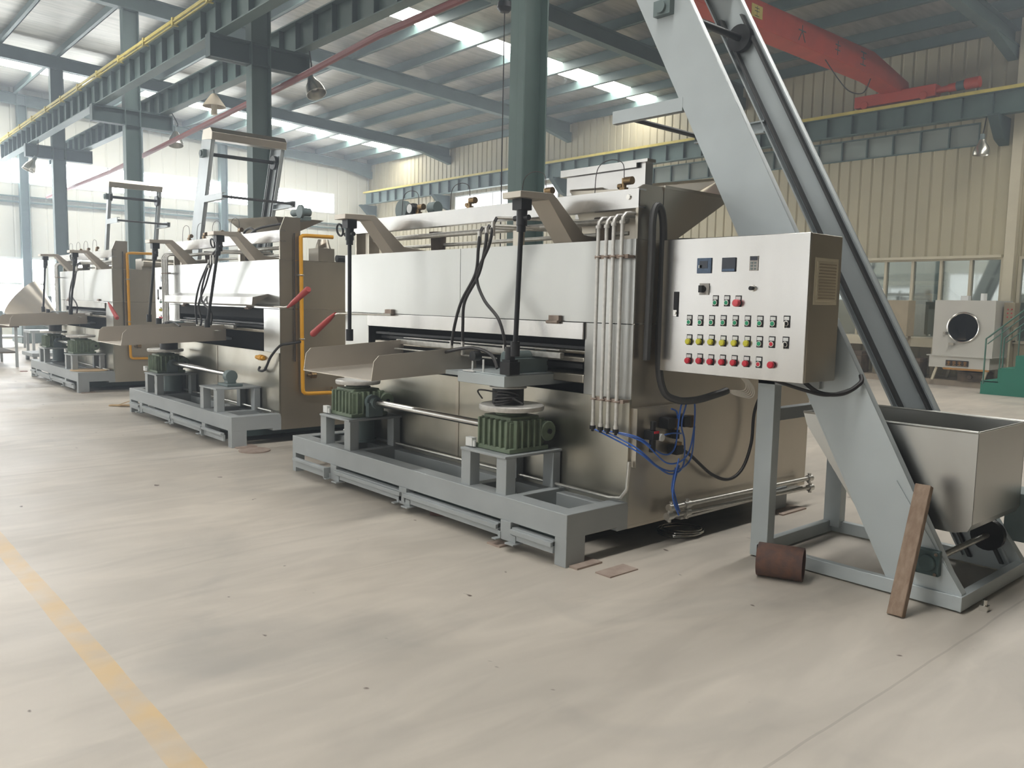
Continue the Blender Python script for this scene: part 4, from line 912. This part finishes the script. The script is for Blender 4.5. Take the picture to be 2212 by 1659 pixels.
cabinet(2.335, 3.335, 'stainless control cabinet with rows of green, yellow and red buttons', True)
cabinet(11.95, 12.95, 'pale control cabinet mostly hidden behind the upright pipes of the middle oven', False)

# ================================================================= LOOSE THINGS ON THE FLOOR
def obox(name, m, c, size, rot, label, cat, group=None, bevel=0):
    o = MB().box(-size[0]/2, size[0]/2, -size[1]/2, size[1]/2, -size[2]/2, size[2]/2).build(name, m, bevel=bevel)
    o.data.transform(Matrix.Translation((0, 0, -size[2]/2))); o.location = c; o.rotation_euler = rot
    return tag(o, label, cat, group)
# wooden plank leaning on the elevator
m = MB().bar((4.30, 1.79, 0.0), (4.575, 1.80, 0.66), 0.045, 0.082, up=(0, 1, 0)); tag(m.build('wooden_plank', 'wood', bevel=0.004), 'weathered wooden plank leaning upright against the elevator foot', 'plank')
# short rusty pipe
mb = MB(); a, b_ = V(4.31, 2.62, 0.1), V(4.41, 2.38, 0.1)
mb.lathe([(0.099, 0), (0.099, (b_-a).length), (0.089, (b_-a).length), (0.089, 0), (0.099, 0)], a, b_-a, 36)
tag(mb.build('rusty_pipe', 'rust'), 'short rusty steel pipe offcut lying on the floor by the elevator post', 'pipe')
mb = MB()
for i, r in enumerate((0.15, 0.165, 0.16, 0.14)): mb.torus((4.66+0.01*i, 3.47, 0.012+0.008*i), (0.03*i-0.04, 0.05, 1), r, 0.005, 32, 6)
tag(mb.build('wire_coil', 'chrome'), 'coil of bright wire on the floor below the oven side', 'wire coil')
tag(MB().box(3.55, 3.80, 3.12, 3.24, 0, 0.008).build('scrap_plate', 'rust_plate'), 'thin brown steel scrap plate beside the front foot of the nearest oven', 'scrap')
tag(MB().box(3.42, 3.52, 3.97, 4.10, 0, 0.012).build('scrap_plate', 'rust_plate'), 'small square brown plate under the guide rail of the nearest oven', 'scrap')
tag(MB().bar((3.56, 4.92, 0.02), (3.78, 4.58, 0.02), 0.07, 0.03).build('brick_piece', 'rust'), 'reddish brown bar lying under the nearest oven base', 'scrap')
tag(MB().bar((3.50, 12.45, 0.03), (3.86, 12.15, 0.20), 0.05, 0.01).bar((3.42, 12.6, 0.012), (3.85, 12.2, 0.03), 0.07, 0.02).build('timber_offcut', 'wood_pale'), 'pale timber offcuts lying at the far end of the middle oven base', 'wood')
tag(MB().box(3.78, 3.86, 12.05, 12.13, 0.0, 0.34).build('paper_cup', 'white_plastic'), 'small white block standing behind the far end of the middle oven', 'block')
tag(MB().lathe([(0, 0), (0.16, 0), (0.16, 0.012), (0, 0.012)], (3.60, 8.13, 0), n=20).build('scrap_disc', 'rust_plate'), 'flat brown disc under the near foot of the middle oven', 'scrap')
tag(MB().box(3.5, 3.62, 19.0, 19.1, 0, 0.01).build('red_scrap', 'pipe_red'), 'small red scrap on the floor left of the farthest oven', 'scrap')
tag(MB().bar((4.15, 0.62, 0.004), (4.24, 0.50, 0.004), 0.05, 0.006).build('rust_flake', 'rust'), 'rusty orange flake on the floor at the lower right', 'scrap')
tag(MB().box(4.74, 4.78, 1.50, 1.54, 0, 0.03).cyl((4.76, 1.52, 0.03), (4.76, 1.52, 0.06), 0.012).build('anchor_bolt', 'chrome'), 'bright anchor bolt on the floor by the elevator corner', 'bolt')

# ================================================================= BACKGROUND RIGHT
# dough dryer with round opening
X0 = 18.6
ov = thing('drum_dryer', (19.1, 6.75, 0.12), 'white box machine with a large round dark opening by the right wall', 'machine')
yA, yB_ = 6.17, 7.36
m = MB(); n = 32; cy, cz, rr = 6.76, 1.26, 0.30
pts = []
outer = []
for i in range(n):
    a = 2*P*i/n + P/4
    c_, s_ = math.cos(a), math.sin(a); kx = 0.595/max(abs(c_), 1e-6); kz = 0.585/max(abs(s_), 1e-6); q = min(kx, kz)
    outer.append((X0, cy+c_*q, cz-0.02+s_*q)); pts.append((X0, cy+c_*rr, cz+s_*rr))
vs = outer+pts; fs = [(i, (i+1) % n, n+(i+1) % n, n+i) for i in range(n)]
m.add(vs, fs)
m.box(X0, 19.6, yA, yA+0.01, 0.66, 1.83).box(X0, 19.6, yB_-0.01, yB_, 0.66, 1.83).box(X0, 19.6, yA, yB_, 1.82, 1.83).box(X0, 19.6, yA, yB_, 0.66, 0.67)
m.build('cabinet_body', 'white_enamel', ov, sm=False)
MB().lathe([(0.30, 0), (0.29, 0.5), (0.0, 0.52)], (X0, cy, cz), (1, 0, 0), 32).build('drum', 'dark_inside', ov)
MB().torus((X0-0.01, cy, cz), (1, 0, 0), 0.31, 0.02, 36).build('door_ring', 'chrome', ov)
MB().prism([(X0+0.05, 6.72, 1.0), (X0+0.05, 6.92, 1.0), (X0+0.25, 6.84, 1.22)], (0.02, -0.01, 0.02)).build('scoop', 'chrome', ov)
MB().box(X0-0.06, X0, 7.08, 7.14, 1.1, 1.16).box(X0-0.1, X0, 6.9, 7.0, 0.88, 0.93).split_build('latch', 'chrome', ov)
MB().box(X0-0.02, 19.5, 6.2, 7.4, 0.40, 0.64).box(X0-0.05, 19.5, 6.15, 7.45, 0.64, 0.66).build('lower_case', 'white_enamel', ov)
lp = MB().box(X0-0.035, X0-0.02, 6.60, 7.05, 0.44, 0.56).build('name_plate', 'black_iron', ov)
m = MB()
for i in range(4):
    y = 6.66+i*0.11; s = 0.038; x = X0-0.042
    m.bar((x, y-s, 0.53), (x, y+s, 0.53), 0.005, 0.010).bar((x, y-s, 0.50), (x, y+s, 0.50), 0.005, 0.010).bar((x, y, 0.545), (x, y, 0.46), 0.005, 0.010, up=(0, 1, 0)).bar((x, y-s, 0.46), (x, y+s, 0.46), 0.005, 0.010)
m.build('lettering', 'gold_letter', lp)
for y in (6.25, 7.25): 
    for x in (X0+0.03, 19.4): MB().bar((x, y, 0.40), (x, y+0.08, 0.12), 0.05, 0.05).build('leg', 'cream_frame', ov)
MB().box(X0-0.03, X0, 6.2, 7.1, 0.36, 0.40).build('orange_strip', 'gold_letter', ov)
MB().box(X0+0.2, X0+0.35, 6.78, 6.93, 1.83, 1.93).cyl((X0+0.27, 6.5, 1.83), (X0+0.27, 6.5, 1.98), 0.06).split_build('top_fitting', 'white_plastic', ov)
fc = thing('wall_control_box', (19.3, 6.1, 1.35), 'small beige control box to the right of the round opening machine', 'control box')
MB().box(18.95, 19.25, 5.93, 6.13, 1.3, 1.8).build('box', 'box_beige', fc, bevel=0.005)
m = MB()
for i in range(3):
    for j in range(2): m.cyl((18.95, 5.98+j*0.07, 1.5+i*0.08), (18.935, 5.98+j*0.07, 1.5+i*0.08), 0.014)
m.build('buttons', 'btn_red', fc)
MB().cyl((19.1, 6.03, 0.12), (19.1, 6.03, 1.3), 0.02).build('pole', 'cream_frame', fc)
# green stairs with railing
st = thing('green_staircase', (18.2, 4.6, 0), 'green steel staircase with thin handrail at the right edge', 'stairs')
prof = [(5.97, 0), (5.97, 0.26)]
yy, zz = 5.97, 0.26
for i in range(6): prof += [(yy-0.29, zz), (yy-0.29, zz+0.26)]; yy -= 0.29; zz += 0.26
prof += [(3.2, zz), (3.2, 0)]
MB().prism([(17.5, y, z) for y, z in prof], (0.03, 0, 0)).build('stringer', 'stair_green', st, sm=False)
MB().prism([(18.5, y, z) for y, z in prof], (0.03, 0, 0)).build('stringer', 'stair_green', st, sm=False)
m = MB(); yy, zz = 5.97, 0.26
for i in range(6): m.box(17.5, 18.5, yy-0.31, yy, zz-0.02, zz); yy -= 0.29; zz += 0.26
m.build('tread', 'stair_green', st, sm=False)
for x in (17.5, 18.5):
    MB().tube([(x, 5.93, 0.2), (x, 5.93, 1.08), (x, 5.88, 1.12), (x, 3.9, 2.95)], 0.016, 8).build('handrail', 'rail_green', st)
    MB().tube([(x, 5.90, 0.98), (x, 3.9, 2.83)], 0.010, 8).build('lower_rail', 'rail_green', st)
    MB().cyl((x, 5.66, 0.5), (x, 5.66, 1.3), 0.012).cyl((x, 5.08, 1.0), (x, 5.08, 1.84), 0.012).split_build('baluster', 'rail_green', st)
# clutter along the right wall
tag(MB().box(18.78, 19.15, 8.0, 8.6, 1.02, 1.82).box(18.80, 18.85, 8.05, 8.1, 0.12, 1.02).box(18.80, 18.85, 8.5, 8.55, 0.12, 1.02).box(19.08, 19.13, 8.05, 8.1, 0.12, 1.02).box(19.08, 19.13, 8.5, 8.55, 0.12, 1.02).build('grey_cabinet', 'box_beige', bevel=0.01), 'beige box cabinet on legs by the right wall windows', 'cabinet')
wb = thing('wall_bench', (19.5, 8.6, 0.12), 'cream low shelf bench under the right wall windows', 'bench')
MB().box(19.2, 20.0, 7.5, 10.2, 0.78, 0.98).build('bench_top', 'cream_frame', wb, bevel=0.005)
for y in (7.6, 8.9, 10.1): MB().box(19.25, 19.33, y-0.04, y+0.04, 0.12, 0.78).build('leg', 'cream_frame', wb)
for i, (x, y, sx, sy, sz, mt, lb, ct) in enumerate([
    (19.0, 7.85, .4, .35, .42, 'clutter_brown', 'dark brown carton under the bench nearest the round opening machine', 'box'),
    (19.35, 8.35, .3, .4, .35, 'rust', 'rusty red machine part under the wall bench', 'machine part'),
    (19.1, 9.3, .4, .5, .5, 'clutter_brown', 'brown crate under the far end of the wall bench', 'crate'),
    (19.0, 6.6, .6, .5, .20, 'clutter_brown', 'dark sacks on the curb under the round opening machine', 'sack'),
    (18.95, 10.6, .7, .6, .85, 'box_beige', 'beige machine housing behind the inclined elevator', 'machine'),
    (19.0, 11.9, .7, .9, 1.25, 'clutter_brown', 'dark shelf unit behind the control cabinet', 'shelf'),
    (19.35, 5.3, .3, .5, 1.0, 'clutter_brown', 'brown cupboard behind the green staircase', 'cupboard')]):
    m = MB().box(x-sx/2, x+sx/2, y-sy/2, y+sy/2, 0.12, 0.12+sz).box(x-sx/2-0.01, x+sx/2+0.01, y-sy/2-0.01, y+sy/2+0.01, 0.12+sz*0.8, 0.12+sz*0.85).cyl((x-sx/2-0.03, y, 0.12+sz*0.5), (x-sx/2, y, 0.12+sz*0.5), 0.05)
    tag(m.build(['carton', 'machine_part', 'crate', 'sack', 'machine_housing', 'shelf_unit', 'cupboard'][i], mt, bevel=0.02), lb, ct)
bd = thing('work_bench', (12.5, 7.5, 0), 'long low bench seen between the oven and the tank', 'bench')
MB().box(11.6, 13.6, 7.2, 7.6, 0.72, 0.78).build('bench_top', 'box_beige', bd)
MB().box(11.6, 13.6, 7.25, 7.55, 0.25, 0.32).build('shelf', 'box_beige', bd)
for x in (11.7, 13.5): MB().box(x-0.04, x+0.04, 7.3, 7.5, 0, 0.72).build('leg', 'frame_grey', bd)
# green roller rack behind the glass
rk = thing('roller_rack', (21.6, 9.0, 0), 'dark green roller machine seen through the right wall windows', 'machine')
for y in (8.25, 10.2): MB().box(21.3, 21.45, y-0.06, y+0.06, 0, 2.55).build('upright', 'rack_green', rk)
for z in (2.42, 2.12, 1.75): MB().cyl((21.37, 8.25, z), (21.37, 10.2, z), 0.11).build('roller', 'rack_green', rk)
MB().cyl((21.3, 8.25, 2.28), (21.3, 10.2, 2.28), 0.05).build('pale_roller', 'cream_frame', rk)
MB().bar((21.37, 8.2, 2.15), (21.37, 7.7, 1.75), 0.08, 0.08).bar((21.37, 8.2, 1.35), (21.37, 7.75, 0.95), 0.08, 0.08).bar((21.37, 7.6, 0), (21.37, 7.6, 2.1), 0.1, 0.1).split_build('brace', 'rack_green', rk)
tag(MB().box(20.6, 21.0, 8.45, 9.4, 0, 1.75).build('annex_cabinet', 'box_beige', bevel=0.01), 'beige cabinet behind the right wall glass in front of the rollers', 'cabinet')

# ================================================================= BACKGROUND LEFT
bw = thing('steel_cone', (5.2, 24.5, 0), 'large tilted sheet steel cone behind the farthest oven at the left', 'cone')
MB().lathe([(0.16, -0.55), (0.56, 0.45), (0.58, 0.5), (0.56, 0.5), (0.15, -0.53)], (4.95, 24.4, 1.15), (-0.62, 0.35, 0.6), 32).build('cone_shell', 'steel_dull', bw)
MB().box(4.7, 5.5, 24.2, 25.0, 0.55, 0.62).build('stand_top', 'frame_grey', bw)
for x in (4.75, 5.4):
    for y in (24.25, 24.95): MB().box(x, x+0.06, y-0.03, y+0.03, 0, 0.6).build('leg', 'frame_grey', bw)
def table(x0, x1, y0, y1, z, label, mt):
    r = thing('work_table', ((x0+x1)/2, (y0+y1)/2, 0), label, 'table')
    MB().box(x0, x1, y0, y1, z-0.05, z).build('table_top', mt, r)
    for x in (x0+0.03, x1-0.08):
        for y in (y0+0.03, y1-0.08): MB().box(x, x+0.05, y, y+0.05, 0, z-0.05).build('leg', 'frame_grey', r)
    MB().box(x0+0.05, x1-0.05, y0+0.05, y1-0.05, 0.3, 0.33).build('lower_shelf', mt, r)
    return r
table(2.6, 3.72, 20.2, 22.0, 0.9, 'work table cut by the left photo edge, holding metal parts', 'clutter_brown')
table(4.2, 5.2, 27.2, 28.6, 0.85, 'grey work table before the bright windows at the far left', 'frame_grey')
random.seed(3)
for i in range(5):
    x = 3.1+0.14*i; y = 20.5+0.3*i
    tag(MB().box(x, x+0.12, y, y+0.16, 0.9, 0.97+0.03*(i % 3)).cyl((x+0.06, y+0.08, 0.97), (x+0.06, y+0.08, 1.03+0.04*(i % 2)), 0.035).build('metal_part', 'motor_grey'), ['grey metal part at the near end of the left edge work table', 'second metal part from the near end of the left table', 'taller metal part in the middle of the left edge work table', 'fourth metal part from the near end of the left edge work table', 'metal part at the far end of the left edge work table'][i], 'metal part', 'metal parts on the left work table')
for i in range(4):
    x = 4.3+0.2*i
    tag(MB().box(x, x+0.15, 27.4, 27.7, 0.85, 1.0+0.06*(i % 2)).build('metal_block', 'motor_grey'), ['low metal block at the left end of the table before the bright windows', 'taller metal block second from the left on the table before the bright windows', 'low metal block third from the left on the table before the bright windows', 'taller metal block at the right end of the table before the bright windows'][i], 'metal part', 'metal blocks on the far left table')
tag(MB().box(4.2, 5.0, 21.5, 22.6, 0.12, 0.2).box(4.25, 4.32, 21.6, 21.7, 0, 0.12).box(4.25, 4.32, 22.4, 22.5, 0, 0.12).box(4.9, 4.97, 21.6, 21.7, 0, 0.12).build('low_dolly', 'frame_grey'), 'low grey dolly on the floor behind the farthest oven', 'dolly')
tag(MB().box(5.5, 7.0, 29.5, 31.0, 0, 1.1).box(5.6, 6.4, 29.6, 30.4, 1.1, 1.5).build('distant_machine', 'motor_grey', bevel=0.02), 'grey machine in front of the far wall windows, partly hidden by the farthest oven', 'machine')
